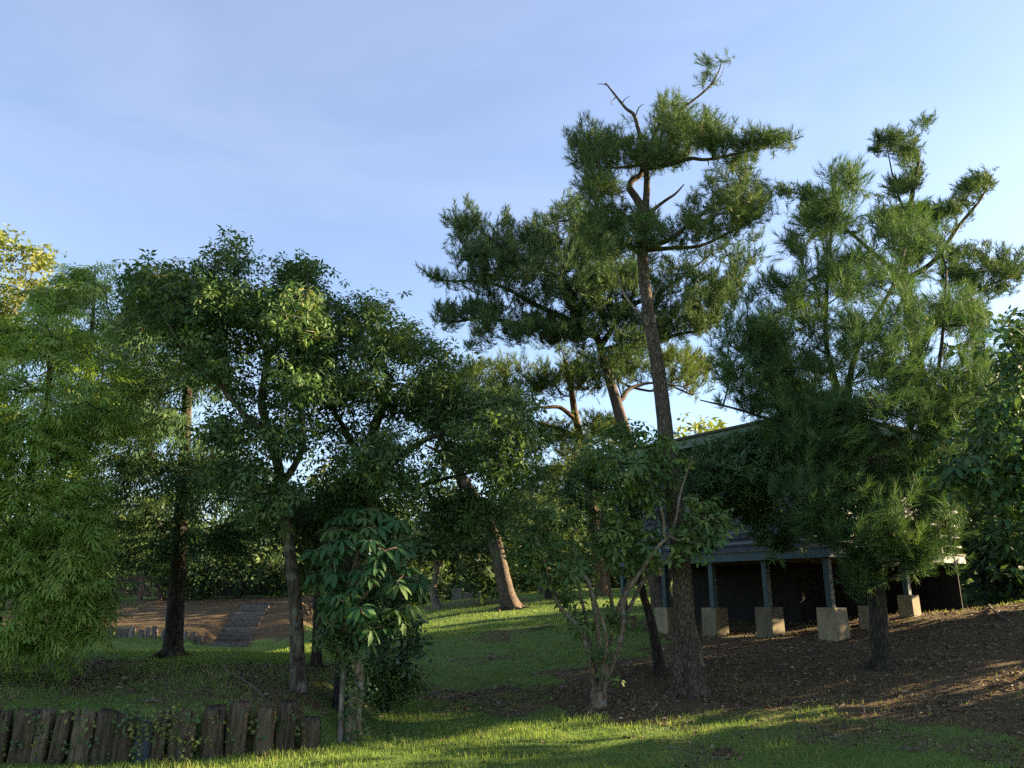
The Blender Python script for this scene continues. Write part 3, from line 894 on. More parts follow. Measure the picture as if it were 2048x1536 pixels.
t.limb([(1190, 672, 23.8), (1144, 657, 23.8), (1066, 653, 23.6), (966, 636, 23.2), (904, 644, 23), (870, 625, 23)], 0.12, 0.02, bark=M['bark_dark'])
t.limb([(1157, 649, 23.4), (1120, 632, 23.8), (1057, 603, 24.4), (1016, 578, 24.8), (958, 563, 25.2), (880, 560, 25.4), (832, 530, 25.4)], 0.11, 0.02, bark=M['bark_dark'])
t.limb([(1207, 700, 24), (1260, 692, 24.4), (1308, 686, 24.8), (1356, 669, 25), (1406, 657, 25), (1470, 620, 25)], 0.12, 0.02, bark=M['bark_dark'])
t.limb([(1256, 611, 24.6), (1310, 590, 25), (1370, 550, 25.4), (1430, 500, 25.6)], 0.10, 0.02, bark=M['bark_dark'])
t.limb([(1144, 615, 23), (1160, 540, 23.4), (1175, 470, 23.8), (1130, 410, 24)], 0.09, 0.02, bark=M['bark_dark'])
t.limb([(1243, 800, 24), (1256, 780, 24.2), (1280, 770, 24.4), (1310, 766, 24.5), (1380, 775, 24.6)], 0.09, 0.02)
t.fill([(822, 525), (850, 545), (900, 555), (950, 560), (930, 520), (892, 480), (888, 405), (905, 400), (930, 445), (932, 392), (965, 440), (1000, 455), (1010, 425), (1035, 470), (1050, 480), (1032, 382), (1060, 420), (1100, 440), (1112, 410), (1130, 375), (1160, 400), (1190, 400), (1210, 460), (1280, 470), (1300, 560), (1250, 640), (1180, 650), (1100, 620), (1000, 600), (930, 590), (860, 570)], 23.8, 3.6, 900, 19)
t.fill([(858, 605), (900, 615), (960, 600), (1040, 630), (1130, 650), (1180, 680), (1100, 690), (1020, 695), (940, 705), (930, 680), (890, 665), (862, 640)], 23.4, 2.6, 270, 15)
t.fill([(1280, 480), (1350, 520), (1440, 490), (1530, 470), (1540, 520), (1490, 570), (1450, 640), (1420, 680), (1340, 700), (1250, 690), (1230, 640), (1290, 560)], 25, 2.6, 420, 20)
t.fill([(900, 470), (1000, 470), (1130, 440), (1250, 480), (1300, 600), (1260, 690), (1150, 670), (1040, 640), (950, 590), (900, 540)], 23.8, 3.4, 330)
t.fill([(1130, 640), (1200, 620), (1300, 640), (1310, 720), (1250, 780), (1180, 770), (1130, 720)], 23.2, 1.6, 120)
t.fill([(1300, 560), (1420, 540), (1480, 600), (1400, 690), (1310, 690)], 25, 2.2, 110)
t.grow(0.35, 0.4, 0.10, 0.006, 0.45, bark=M['bark_dark'])
t.needles(T_PINE_FAR, M['pine'], 5, 0.5, 1.0, 0.5, (0.8, 1.25), scat=0.08)

# ---- sunlit pine behind, lower
t = Tree('pine_tree', 'lower pine with warm sunlit boughs seen left of the tall trunk', 'tree', at(1205, 1192, 29), 13, M['bark_red'])
t.limb([(1206, 1196, 29), (1200, 1140, 29), (1185, 1020, 28.8), (1170, 920, 28.6), (1150, 830, 28.4), (1140, 760, 28.2), (1130, 720, 28.2)], 0.22, 0.09, 'trunk', 10, 0.06, 0.6, n_per=6, ok_from=0.55)
t.limb([(1165, 880, 28.5), (1125, 860, 28), (1090, 848, 27.6), (1070, 842, 27.4)], 0.10, 0.03)
t.limb([(1152, 840, 28.4), (1120, 815, 28), (1085, 815, 27.6), (1068, 803, 27.4)], 0.10, 0.03)
t.limb([(1172, 920, 28.6), (1220, 890, 28.6), (1290, 870, 28.5)], 0.09, 0.03)
t.fill([(980, 722), (1050, 700), (1130, 690), (1200, 722), (1290, 700), (1400, 705), (1470, 760), (1440, 795), (1380, 790), (1290, 762), (1220, 770), (1180, 792), (1130, 800), (1060, 790), (1010, 780)], 28, 3.0, 300, 18)
t.fill([(1080, 860), (1120, 835), (1230, 830), (1250, 870), (1200, 940), (1110, 1000), (1060, 960), (1050, 890)], 28, 2.2, 200, 16)
t.grow(0.4, 0.35, 0.08, 0.007, 0.45)
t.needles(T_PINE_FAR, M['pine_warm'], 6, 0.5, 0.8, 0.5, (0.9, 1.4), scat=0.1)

# ---- leaning pine on the lawn
t = Tree('pine_tree', 'pine with grey trunk leaning left on the far lawn', 'tree', at(1022, 1217, 26), 14, M['bark_pine'])
t.limb([(1026, 1222, 26), (1012, 1180, 26), (992, 1090, 26), (975, 1040, 26), (950, 995, 26), (925, 955, 26), (905, 922, 26), (880, 870, 26), (870, 800, 26)], 0.25, 0.11, 'trunk', 12, 0.06, 0.6, n_per=6, ok_from=0.6)
t.limb([(912, 935, 26), (935, 925, 26), (975, 905, 26.3), (1010, 860, 26.5)], 0.12, 0.03, bark=M['bark_red'])
t.limb([(900, 915, 26), (880, 905, 26), (850, 890, 25.6)], 0.12, 0.03, bark=M['bark_red'])
t.fill([(820, 780), (900, 740), (940, 733), (1000, 732), (1060, 790), (1060, 870), (1000, 920), (950, 900), (880, 860), (820, 860)], 26, 2.8, 300, 20)
t.grow(0.4, 0.35, 0.08, 0.007, 0.45)
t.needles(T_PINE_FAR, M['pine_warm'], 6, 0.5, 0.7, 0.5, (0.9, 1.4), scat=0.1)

t.roots(6, 0.12, 0.9, 3)
# ---- soft long-needled pine on the right
Yk = 12.2
t = Tree('pine_tree', 'bushy young pine with long soft needles in front of the stilt house', 'tree', at(1765, 1338, 12.2), 15, M['bark_dark'])
t.limb([(1766, 1344, 12.2), (1762, 1300, 12.2), (1757, 1224, 12.2), (1750, 1122, 12.2), (1754, 1086, 12.2)], 0.145, 0.10, 'trunk', 16, 0.08, 0.6, n_per=8, ok_from=0.72)
s1 = t.limb([(1754, 1090, 12.2), (1725, 1000, 12.25), (1700, 919, 12.3), (1686, 820, 12.3), (1665, 740, 12.3), (1652, 680, 12.3), (1655, 560, 12.3), (1664, 440, 12.3), (1668, 345, 12.3)], 0.085, 0.012)
t.limb([(1754, 1086, 12.2), (1790, 1010, 12.0), (1806, 930, 11.9), (1810, 880, 11.8), (1850, 800, 11.6), (1876, 742, 11.5), (1889, 625, 11.4), (1893, 540, 11.4)], 0.08, 0.012)
t.limb([(1690, 830, 12.3), (1705, 730, 12.6), (1732, 664, 12.8), (1787, 570, 13.0), (1812, 490, 13.1), (1840, 430, 13.1)], 0.06, 0.012)
t.limb([(1690, 860, 12.3), (1640, 800, 12.2), (1585, 760, 12.1), (1527, 733, 12.0), (1460, 690, 12.0)], 0.045, 0.010)
t.limb([(1700, 920, 12.3), (1640, 880, 12.0), (1570, 850, 11.8), (1480, 820, 11.6), (1400, 800, 11.6)], 0.045, 0.010)
t.limb([(1754, 1086, 12.2), (1784, 1062, 12.0), (1815, 1050, 11.8), (1852, 1037, 11.6), (1900, 1040, 11.4)], 0.06, 0.012)
t.limb([(1806, 930, 11.9), (1870, 860, 11.5), (1940, 800, 11.2), (2010, 750, 11.0)], 0.04, 0.010)
t.limb([(1750, 1120, 12.2), (1770, 1160, 12.0), (1810, 1140, 11.7), (1850, 1120, 11.6)], 0.035, 0.010)
t.limb([(1740, 1050, 12.2), (1690, 1010, 11.6), (1640, 1000, 11.2), (1600, 1010, 11.0)], 0.035, 0.010)
t.fill([(1560, 520), (1590, 450), (1612, 410), (1640, 350), (1665, 308), (1690, 345), (1725, 335), (1738, 380), (1705, 440), (1740, 470), (1785, 395), (1815, 425), (1862, 412), (1890, 470), (1902, 540), (1950, 550), (1962, 640), (2000, 610), (2025, 680), (1990, 760), (1930, 850), (1880, 950), (1800, 980), (1700, 980), (1640, 960), (1590, 900), (1560, 860), (1560, 780), (1500, 700), (1470, 690), (1440, 640), (1470, 560), (1500, 600)], 12.1, 2.3, 950, 28)
t.fill([(1380, 770), (1430, 740), (1520, 740), (1600, 780), (1660, 880), (1640, 960), (1560, 900), (1500, 850), (1420, 810)], 11.8, 1.2, 130, 22)
t.fill([(1560, 800), (1640, 760), (1760, 780), (1800, 900), (1720, 960), (1620, 940)], 11.6, 1.3, 120, 34)
t.fill([(1385, 720), (1450, 650), (1550, 660), (1600, 780), (1540, 840), (1430, 800)], 12.0, 1.2, 100, 26)
t.fill([(1600, 940), (1700, 960), (1860, 950), (1900, 1030), (1920, 1080), (1880, 1110), (1800, 1110), (1750, 1140), (1700, 1150), (1660, 1110), (1640, 1070), (1590, 1030)], 11.9, 1.7, 300, 26)
t.fill([(1840, 880), (1900, 780), (2000, 740), (2030, 860), (1990, 960), (1940, 1060), (1880, 1100), (1830, 1040)], 12.0, 1.4, 130, 30)
t.fill([(1560, 880), (1650, 860), (1700, 960), (1690, 1080), (1620, 1090), (1560, 1010)], 11.6, 0.9, 80, 30)
t.fill([(1690, 1120), (1740, 1110), (1760, 1170), (1760, 1210), (1710, 1190), (1680, 1160)], 12.0, 0.6, 22, 14)
t.fill([(1780, 1110), (1850, 1090), (1930, 1100), (1900, 1140), (1820, 1150)], 11.6, 0.6, 24, 14)
t.grow(0.25, 0.45, 0.08, 0.004, 0.45)
t.needles(T_PINE_SOFT, M['pine_soft'], 5, 0.42, 0.75, 0.5, (0.7, 1.1), scat=0.06)

t.roots(5, 0.06, 0.45, 2)
# ---- stiff pine standing behind it
t = Tree('pine_tree', 'dark pine with thick leaning trunk standing beyond the right end of the house', 'tree', at(1888, 1226, 19.5), 16, M['bark_dark'])
t.limb([(1893, 1232, 19.5), (1880, 1180, 19.5), (1868, 1120, 19.5), (1852, 900, 19.5), (1832, 700, 19.4), (1808, 560, 19.2), (1812, 470, 19), (1822, 400, 19), (1838, 320, 19)], 0.25, 0.04, 'trunk', 12, 0.06, 0.5, n_per=6, ok_from=0.55)
t.limb([(1812, 560, 19.2), (1870, 520, 19), (1915, 455, 18.8), (1960, 400, 18.8), (1985, 350, 18.8)], 0.08, 0.015)
t.limb([(1808, 560, 19.2), (1740, 500, 19.2), (1680, 450, 19.2), (1600, 410, 19.2)], 0.08, 0.015)
t.limb([(1832, 700, 19.4), (1900, 620, 19.4), (1980, 570, 19.4), (2060, 540, 19.4)], 0.08, 0.015)
t.limb([(1815, 440, 19), (1790, 370, 19), (1775, 300, 19)], 0.04, 0.012)
t.fill([(1743, 290), (1778, 262), (1812, 272), (1842, 238), (1872, 248), (1888, 292), (1862, 330), (1838, 380), (1856, 430), (1900, 405), (1950, 360), (1998, 325), (1990, 370), (1930, 435), (1890, 490), (1830, 530), (1740, 510), (1725, 420), (1780, 375), (1752, 320)], 19, 2.0, 280, 14)
t.fill([(1556, 390), (1590, 345), (1622, 360), (1650, 430), (1680, 480), (1620, 470), (1590, 430)], 19.2, 1.0, 46, 12)
t.fill([(1880, 560), (1920, 465), (1945, 500), (2000, 475), (2060, 500), (2080, 570), (1980, 600), (1960, 660), (1890, 660)], 19.4, 1.6, 150, 14)
t.grow(0.3, 0.4, 0.1, 0.005, 0.45)
t.needles(T_PINE_FAR, M['pine'], 7, 0.4, 0.8, 0.5, (0.75, 1.1), scat=0.06)

t.roots(5, 0.12, 0.8, 4)
# ---- bright cypress at the left edge
t = Tree('cypress_tree', 'bright green feathery cypress with drooping tiers at the left edge', 'tree', at(-30, 1364, 10.0), 21, M['bark_dark'])
t.limb([(-32, 1370, 10.0), (-20, 1280, 10.0), (20, 1110, 10.0), (56, 970, 10.0), (82, 860, 10.0), (95, 800, 10.0), (100, 720, 10.0), (98, 660, 10.0)], 0.09, 0.02, 'trunk', 10, 0.05, 0.4, n_per=6, ok_from=0.08, bark=M['bark_red'])
t.limb([(40, 1040, 10.0), (90, 1020, 9.6), (140, 1040, 9.4), (180, 1090, 9.3)], 0.025, 0.008)
t.limb([(10, 1150, 10.0), (60, 1150, 9.6), (120, 1180, 9.5), (170, 1220, 9.5)], 0.025, 0.008)
t.limb([(85, 850, 10.0), (140, 830, 9.8), (200, 820, 9.7), (240, 830, 9.7)], 0.025, 0.008)
t.fill([(-170, 660), (-60, 635), (0, 622), (100, 628), (160, 648), (182, 662), (232, 700), (248, 760), (262, 800), (246, 850), (222, 900), (205, 960), (160, 1000), (100, 1000), (-170, 1000)], 10.0, 1.6, 560, 40)
t.fill([(-170, 1010), (0, 1000), (150, 1005), (190, 1060), (202, 1120), (215, 1150), (192, 1240), (180, 1265), (140, 1272), (118, 1318), (60, 1300), (0, 1320), (-170, 1300)], 9.9, 1.4, 400, 40)
t.fill([(-170, 900), (0, 880), (170, 900), (215, 960), (205, 1080), (170, 1110), (0, 1100), (-170, 1100)], 9.9, 1.5, 220)
t.grow(0.25, 0.2, -0.06, 0.004, 0.45, back=0.0, far=0.15)
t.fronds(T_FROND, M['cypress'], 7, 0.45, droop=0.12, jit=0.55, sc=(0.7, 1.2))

# ---- darker cypress with flared trunk on the terrace
t = Tree('cypress_tree', 'dark green cypress with straight flared trunk on the near terrace', 'tree', at(345, 1313, 12.5), 22, M['bark_dark'])
t.limb([(345, 1322, 12.5), (347, 1290, 12.5), (352, 1200, 12.5), (357, 1130, 12.5), (368, 940, 12.5), (374, 800, 12.5), (380, 680, 12.5), (386, 580, 12.5)], 0.155, 0.045, 'trunk', 18, 0.05, 0.7, n_per=8, ok_from=0.28)
t.fill([(160, 950), (220, 890), (300, 870), (420, 880), (500, 900), (560, 960), (590, 1020), (520, 1060), (470, 1110), (420, 1150), (350, 1135), (280, 1150), (200, 1150), (172, 1060)], 12.3, 2.1, 460, 26)
t.fill([(230, 700), (300, 650), (420, 640), (470, 720), (470, 790), (400, 800), (340, 790), (250, 780)], 12.5, 1.7, 150, 20)
t.fill([(230, 800), (340, 800), (380, 860), (300, 880), (210, 880)], 12.3, 1.6, 110, 20)
t.fill([(240, 600), (300, 560), (400, 570), (460, 640), (470, 760), (380, 800), (260, 790), (230, 690)], 12.9, 1.6, 130, 22)
t.grow(0.28, 0.15, -0.05, 0.004, 0.45, far=0.15)
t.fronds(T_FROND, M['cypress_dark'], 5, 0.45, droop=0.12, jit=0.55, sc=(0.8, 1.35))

t.roots(6, 0.07, 0.5, 5)
# ---- pale cypress further back
t = Tree('cypress_tree', 'pale airy cypress top between the yellow tree and the broadleaf tree', 'tree', at(120, 1285, 21), 23, M['bark_dark'])
t.limb([(120, 1290, 21), (135, 1100, 21), (160, 850, 21), (182, 680, 21), (188, 600, 21), (190, 530, 21)], 0.12, 0.02, 'trunk', 8, 0.05, 0.4, n_per=6, ok_from=0.4)
t.fill([(85, 590), (105, 560), (120, 565), (128, 535), (150, 540), (165, 505), (188, 508), (200, 545), (225, 530), (240, 545), (250, 580), (262, 600), (268, 660), (250, 720), (180, 720), (110, 690), (84, 640)], 21, 2.2, 210, 13)
t.fill([(84, 660), (150, 690), (255, 690), (265, 780), (250, 920), (120, 920), (90, 800)], 21, 2.2, 170, 16)
t.grow(0.4, 0.2, -0.02, 0.006, 0.45, far=0.1)
t.fronds(T_FROND_FAR, M['cypress_pale'], 5, 0.5, droop=0.0, jit=0.6, sc=(0.6, 1.05))

# ---- yellow tree at the far left
t = Tree('tree', 'yellow green sunlit tree rising behind the left cypress', 'tree', at(-60, 1285, 23), 24, M['bark_grey'])
t.limb([(-60, 1290, 23), (-62, 1100, 23), (-50, 900, 23), (-40, 750, 23), (-30, 640, 23), (-20, 540, 23)], 0.3, 0.05, 'trunk', 8, 0.05, 0.4, n_per=5, ok_from=0.5)
t.limb([(-40, 750, 23), (10, 650, 22.5), (50, 580, 22.3)], 0.1, 0.03)
t.limb([(-35, 700, 23), (-90, 620, 23), (-120, 540, 23)], 0.1, 0.03)
t.fill([(-180, 480), (-60, 440), (0, 432), (28, 440), (45, 475), (62, 505), (105, 498), (118, 540), (96, 580), (72, 600), (82, 640), (70, 720), (-180, 760)], 23, 2.6, 260, 14)
t.grow(0.4, 0.3, 0.0, 0.006, 0.45)
t.leaves([t_rosette(rg, 6, 0.15, 0.085, -45, 40, 0.03) for _ in range(4)], M['yellow'], 9, 0.24, (0.7, 1.2))

# ---- broadleaf tree on the terrace edge
t = Tree('broadleaf_tree', 'broadleaf tree with slim bent trunk and reddish new leaves on top', 'tree', at(597, 1378, 9.9), 31, M['bark_grey'])
t.limb([(598, 1386, 9.9), (594, 1300, 9.9), (590, 1200, 9.9), (574, 1060, 9.9), (562, 960, 9.9), (540, 870, 9.9), (524, 810, 9.9), (530, 750, 9.9), (540, 690, 9.9)], 0.09, 0.04, 'trunk', 14, 0.07, 0.35, n_per=8, ok_from=0.55)
t.limb([(565, 965, 9.9), (590, 930, 9.7), (608, 880, 9.6), (600, 800, 9.6), (620, 720, 9.6)], 0.05, 0.015)
t.limb([(545, 880, 9.9), (490, 830, 9.6), (430, 760, 9.4), (370, 700, 9.3), (320, 620, 9.3)], 0.045, 0.012)
t.limb([(536, 710, 9.9), (500, 640, 10.2), (480, 580, 10.3), (476, 520, 10.3)], 0.035, 0.010)
t.limb([(536, 720, 9.9), (580, 660, 9.6), (610, 600, 9.5), (615, 550, 9.5)], 0.035, 0.010)
t.limb([(560, 950, 9.9), (520, 940, 9.4), (480, 935, 9.1), (440, 930, 9.0)], 0.03, 0.010)
t.limb([(530, 760, 9.9), (600, 720, 10.2), (670, 660, 10.4), (720, 620, 10.5)], 0.04, 0.010)
t.fill([(256, 575), (300, 542), (345, 545), (385, 600), (412, 545), (445, 540), (466, 520), (488, 530), (510, 575), (545, 580), (582, 545), (622, 545), (648, 600), (690, 640), (740, 620), (760, 640), (740, 662), (700, 700), (640, 700), (560, 690), (520, 660), (450, 640), (400, 660), (330, 640), (262, 620)], 9.9, 1.7, 330, 16)
for sx, sy, sw, sn in ((472, 500, 20, 16), (415, 525, 16, 10), (345, 540, 26, 14), (600, 530, 30, 16), (742, 600, 24, 14), (285, 560, 24, 10), (690, 605, 20, 8)):
    t.fill([(sx - sw, sy + 12), (sx, sy - 16), (sx + sw, sy + 10), (sx + sw, sy + 34), (sx - sw, sy + 34)], 9.9, 0.5, sn)
t.fill([(310, 650), (400, 660), (520, 690), (660, 700), (720, 740), (700, 800), (600, 840), (540, 800), (460, 790), (380, 760), (320, 700)], 9.8, 1.6, 170, 16)
t.fill([(400, 850), (500, 850), (640, 830), (640, 900), (560, 890), (480, 900)], 9.4, 1.0, 60, 14)
t.fill([(400, 920), (470, 900), (540, 950), (600, 990), (600, 1040), (520, 1030), (440, 980)], 9.2, 0.7, 70, 14)
t.fill([(290, 590), (420, 580), (520, 590), (620, 570), (720, 640), (680, 720), (560, 720), (430, 700), (320, 660)], 10.1, 1.5, 150)
t.fill([(430, 760), (560, 720), (700, 730), (690, 840), (620, 870), (540, 860), (450, 830)], 10.4, 1.2, 60)
t.grow(0.2, 0.3, 0.02, 0.0032, 0.48)
t.leaves(T_LEAF, M['broad'], 7, 0.14, (0.7, 1.15), 0.45)

# ---- dense darker broadleaf tree beside it
t = Tree('broadleaf_tree', 'dense dark broadleaf tree with narrow leaves behind the umbrella plant', 'tree', at(690, 1408, 10.3), 32, M['bark_dark'])
t.limb([(688, 1416, 10.3), (690, 1340, 10.3), (694, 1240, 10.3), (704, 1120, 10.3), (720, 1000, 10.3), (738, 900, 10.3), (760, 820, 10.3), (780, 750, 10.3)], 0.13, 0.05, 'trunk', 14, 0.06, 0.35, n_per=8, ok_from=0.5)
t.limb([(720, 1000, 10.3), (780, 930, 9.9), (850, 880, 9.7), (930, 850, 9.6), (1000, 830, 9.6)], 0.06, 0.015)
t.limb([(730, 930, 10.3), (690, 860, 10.5), (660, 800, 10.6), (650, 740, 10.6)], 0.05, 0.012)
t.limb([(725, 980, 10.3), (800, 980, 10.6), (880, 960, 10.8), (960, 940, 10.9)], 0.05, 0.012)
t.limb([(762, 815, 10.3), (830, 760, 10.6), (880, 730, 10.7)], 0.04, 0.012)
t.fill([(640, 730), (690, 650), (770, 640), (800, 608), (830, 630), (856, 655), (836, 690), (882, 690), (905, 710), (922, 745), (928, 800), (860, 830), (760, 830), (680, 840), (630, 820)], 10.3, 1.7, 260, 18)
t.fill([(640, 850), (760, 840), (880, 830), (960, 770), (1020, 765), (1062, 800), (1080, 850), (1055, 905), (1065, 960), (1040, 1015), (970, 1000), (940, 930), (890, 940), (850, 990), (780, 1030), (700, 990), (640, 930)], 10.1, 1.8, 400, 22)
t.fill([(900, 960), (960, 1000), (1040, 1010), (1010, 1050), (960, 1080), (900, 1060), (850, 1010)], 10.5, 1.0, 90, 18)
t.fill([(640, 920), (720, 980), (800, 1040), (760, 1060), (700, 1040), (640, 1000)], 10.6, 1.0, 70, 14)
t.grow(0.2, 0.3, 0.02, 0.0035, 0.46)
t.leaves(T_NARROW, M['broad_dark'], 6, 0.15, (0.8, 1.25), 0.5)

# ---- second small trunk on the terrace
t = Tree('broadleaf_tree', 'small tree with thin dark trunk between the bent trunk and the umbrella plant', 'tree', at(632, 1336, 11.6), 33, M['bark_dark'])
t.limb([(632, 1342, 11.6), (634, 1280, 11.6), (636, 1180, 11.6), (630, 1080, 11.6), (640, 980, 11.6)], 0.085, 0.03, 'trunk', 10, 0.05, 0.5, n_per=6, ok_from=0.5)
t.fill([(560, 1050), (600, 1000), (680, 990), (700, 1060), (640, 1150), (600, 1140)], 11.8, 1.2, 100, 14)
t.grow(0.25, 0.3, 0.0, 0.004, 0.46)
t.leaves(T_LEAF, M['bg'], 7, 0.16, (0.8, 1.3))

# ---- bush with narrow glossy leaves at the house
t = Tree('broadleaf_tree', 'small tree with glossy narrow leaf rosettes against the house eave', 'tree', at(1396, 1333, 13.2), 34, M['bark_tan'])
t.limb([(1398, 1340, 13.2), (1392, 1300, 13.2), (1380, 1240, 13.2), (1366, 1160, 13.2), (1372, 1080, 13.3), (1400, 1010, 13.4), (1440, 960, 13.5)], 0.10, 0.04, 'trunk', 12, 0.06, 0.3, n_per=7, ok_from=0.6)
t.limb([(1378, 1070, 13.3), (1440, 1040, 13.5), (1510, 1020, 13.7), (1570, 1000, 13.8)], 0.04, 0.012, bark=M['bark_dark'])
t.limb([(1430, 970, 13.5), (1490, 930, 13.6), (1560, 900, 13.7)], 0.035, 0.012, bark=M['bark_dark'])
t.fill([(1375, 905), (1440, 885), (1500, 880), (1560, 868), (1600, 900), (1590, 960), (1550, 1000), (1500, 1010), (1440, 1000), (1380, 1010)], 13.1, 1.2, 300, 24)
t.fill([(1380, 1010), (1480, 1010), (1570, 1010), (1640, 1010), (1620, 1060), (1560, 1110), (1520, 1130), (1490, 1090), (1400, 1070)], 13.6, 0.7, 70, 26)
t.grow(0.25, 0.3, 0.0, 0.0035, 0.46, bark=M['bark_dark'])
t.leaves(T_OLE, M['ole'], 5, 0.13, (0.8, 1.2), 0.4, out=0.6)

# ---- thin dark tree behind the many-stemmed one
t = Tree('broadleaf_tree', 'slim dark leaning tree left of the tall pine trunk', 'tree', at(1320, 1346, 12.7), 35, M['bark_dark'])
t.limb([(1322, 1352, 12.7), (1312, 1290, 12.7), (1299, 1230, 12.7), (1284, 1180, 12.7), (1272, 1100, 12.8), (1262, 1000, 12.9), (1240, 930, 13)], 0.085, 0.035, 'trunk', 10, 0.06, 0.3, n_per=7, ok_from=0.6)
t.fill([(1130, 950), (1180, 900), (1260, 890), (1340, 900), (1370, 960), (1360, 1060), (1300, 1060), (1240, 1050), (1170, 1070), (1120, 1020)], 13.0, 1.3, 150, 16)
t.grow(0.25, 0.3, 0.0, 0.0035, 0.46)
t.leaves(T_NARROW, M['broad_dark'], 7, 0.16, (0.8, 1.2))

# ---- trunks on the far lawn
t = Tree('pine_tree', 'pine with slanting trunk beside the small concrete box on far lawn', 'tree', at(1103, 1198, 28), 36, M['bark_dark'])
t.limb([(1106, 1202, 28), (1098, 1170, 28), (1085, 1110, 28), (1070, 1040, 28), (1055, 960, 28)], 0.22, 0.08, 'trunk', 10, 0.06, 0.8, n_per=6, ok_from=0.5)
t.fill([(980, 1020), (1040, 970), (1130, 980), (1180, 1030), (1150, 1090), (1040, 1090), (980, 1060)], 28, 2.6, 130, 16)
t.grow(0.4, 0.3, 0.05, 0.007, 0.45)
t.needles(T_PINE_FAR, M['pine'], 6, 0.5, 0.6, 0.6, (0.9, 1.4), scat=0.1)
t = Tree('broadleaf_tree', 'small pale twisted trunk at the edge of the far lawn', 'tree', at(874, 1217, 28), 37, M['bark_dead'])
t.limb([(878, 1222, 28), (870, 1200, 28), (866, 1175, 28), (874, 1140, 28), (868, 1100, 28), (880, 1060, 28)], 0.17, 0.05, 'trunk', 8, 0.08, 0.4, n_per=5, ok_from=0.5)
t.limb([(870, 1150, 28), (884, 1120, 27.8), (890, 1090, 27.6)], 0.07, 0.03)
t.fill([(800, 1060), (860, 1030), (930, 1060), (980, 1100), (985, 1170), (930, 1180), (910, 1120), (850, 1100), (810, 1110)], 28, 1.8, 60, 16)
t.grow(0.4, 0.3, 0.05, 0.007, 0.45)
t.leaves(T_BG, M['bg'], 7, 0.35, (0.8, 1.2))

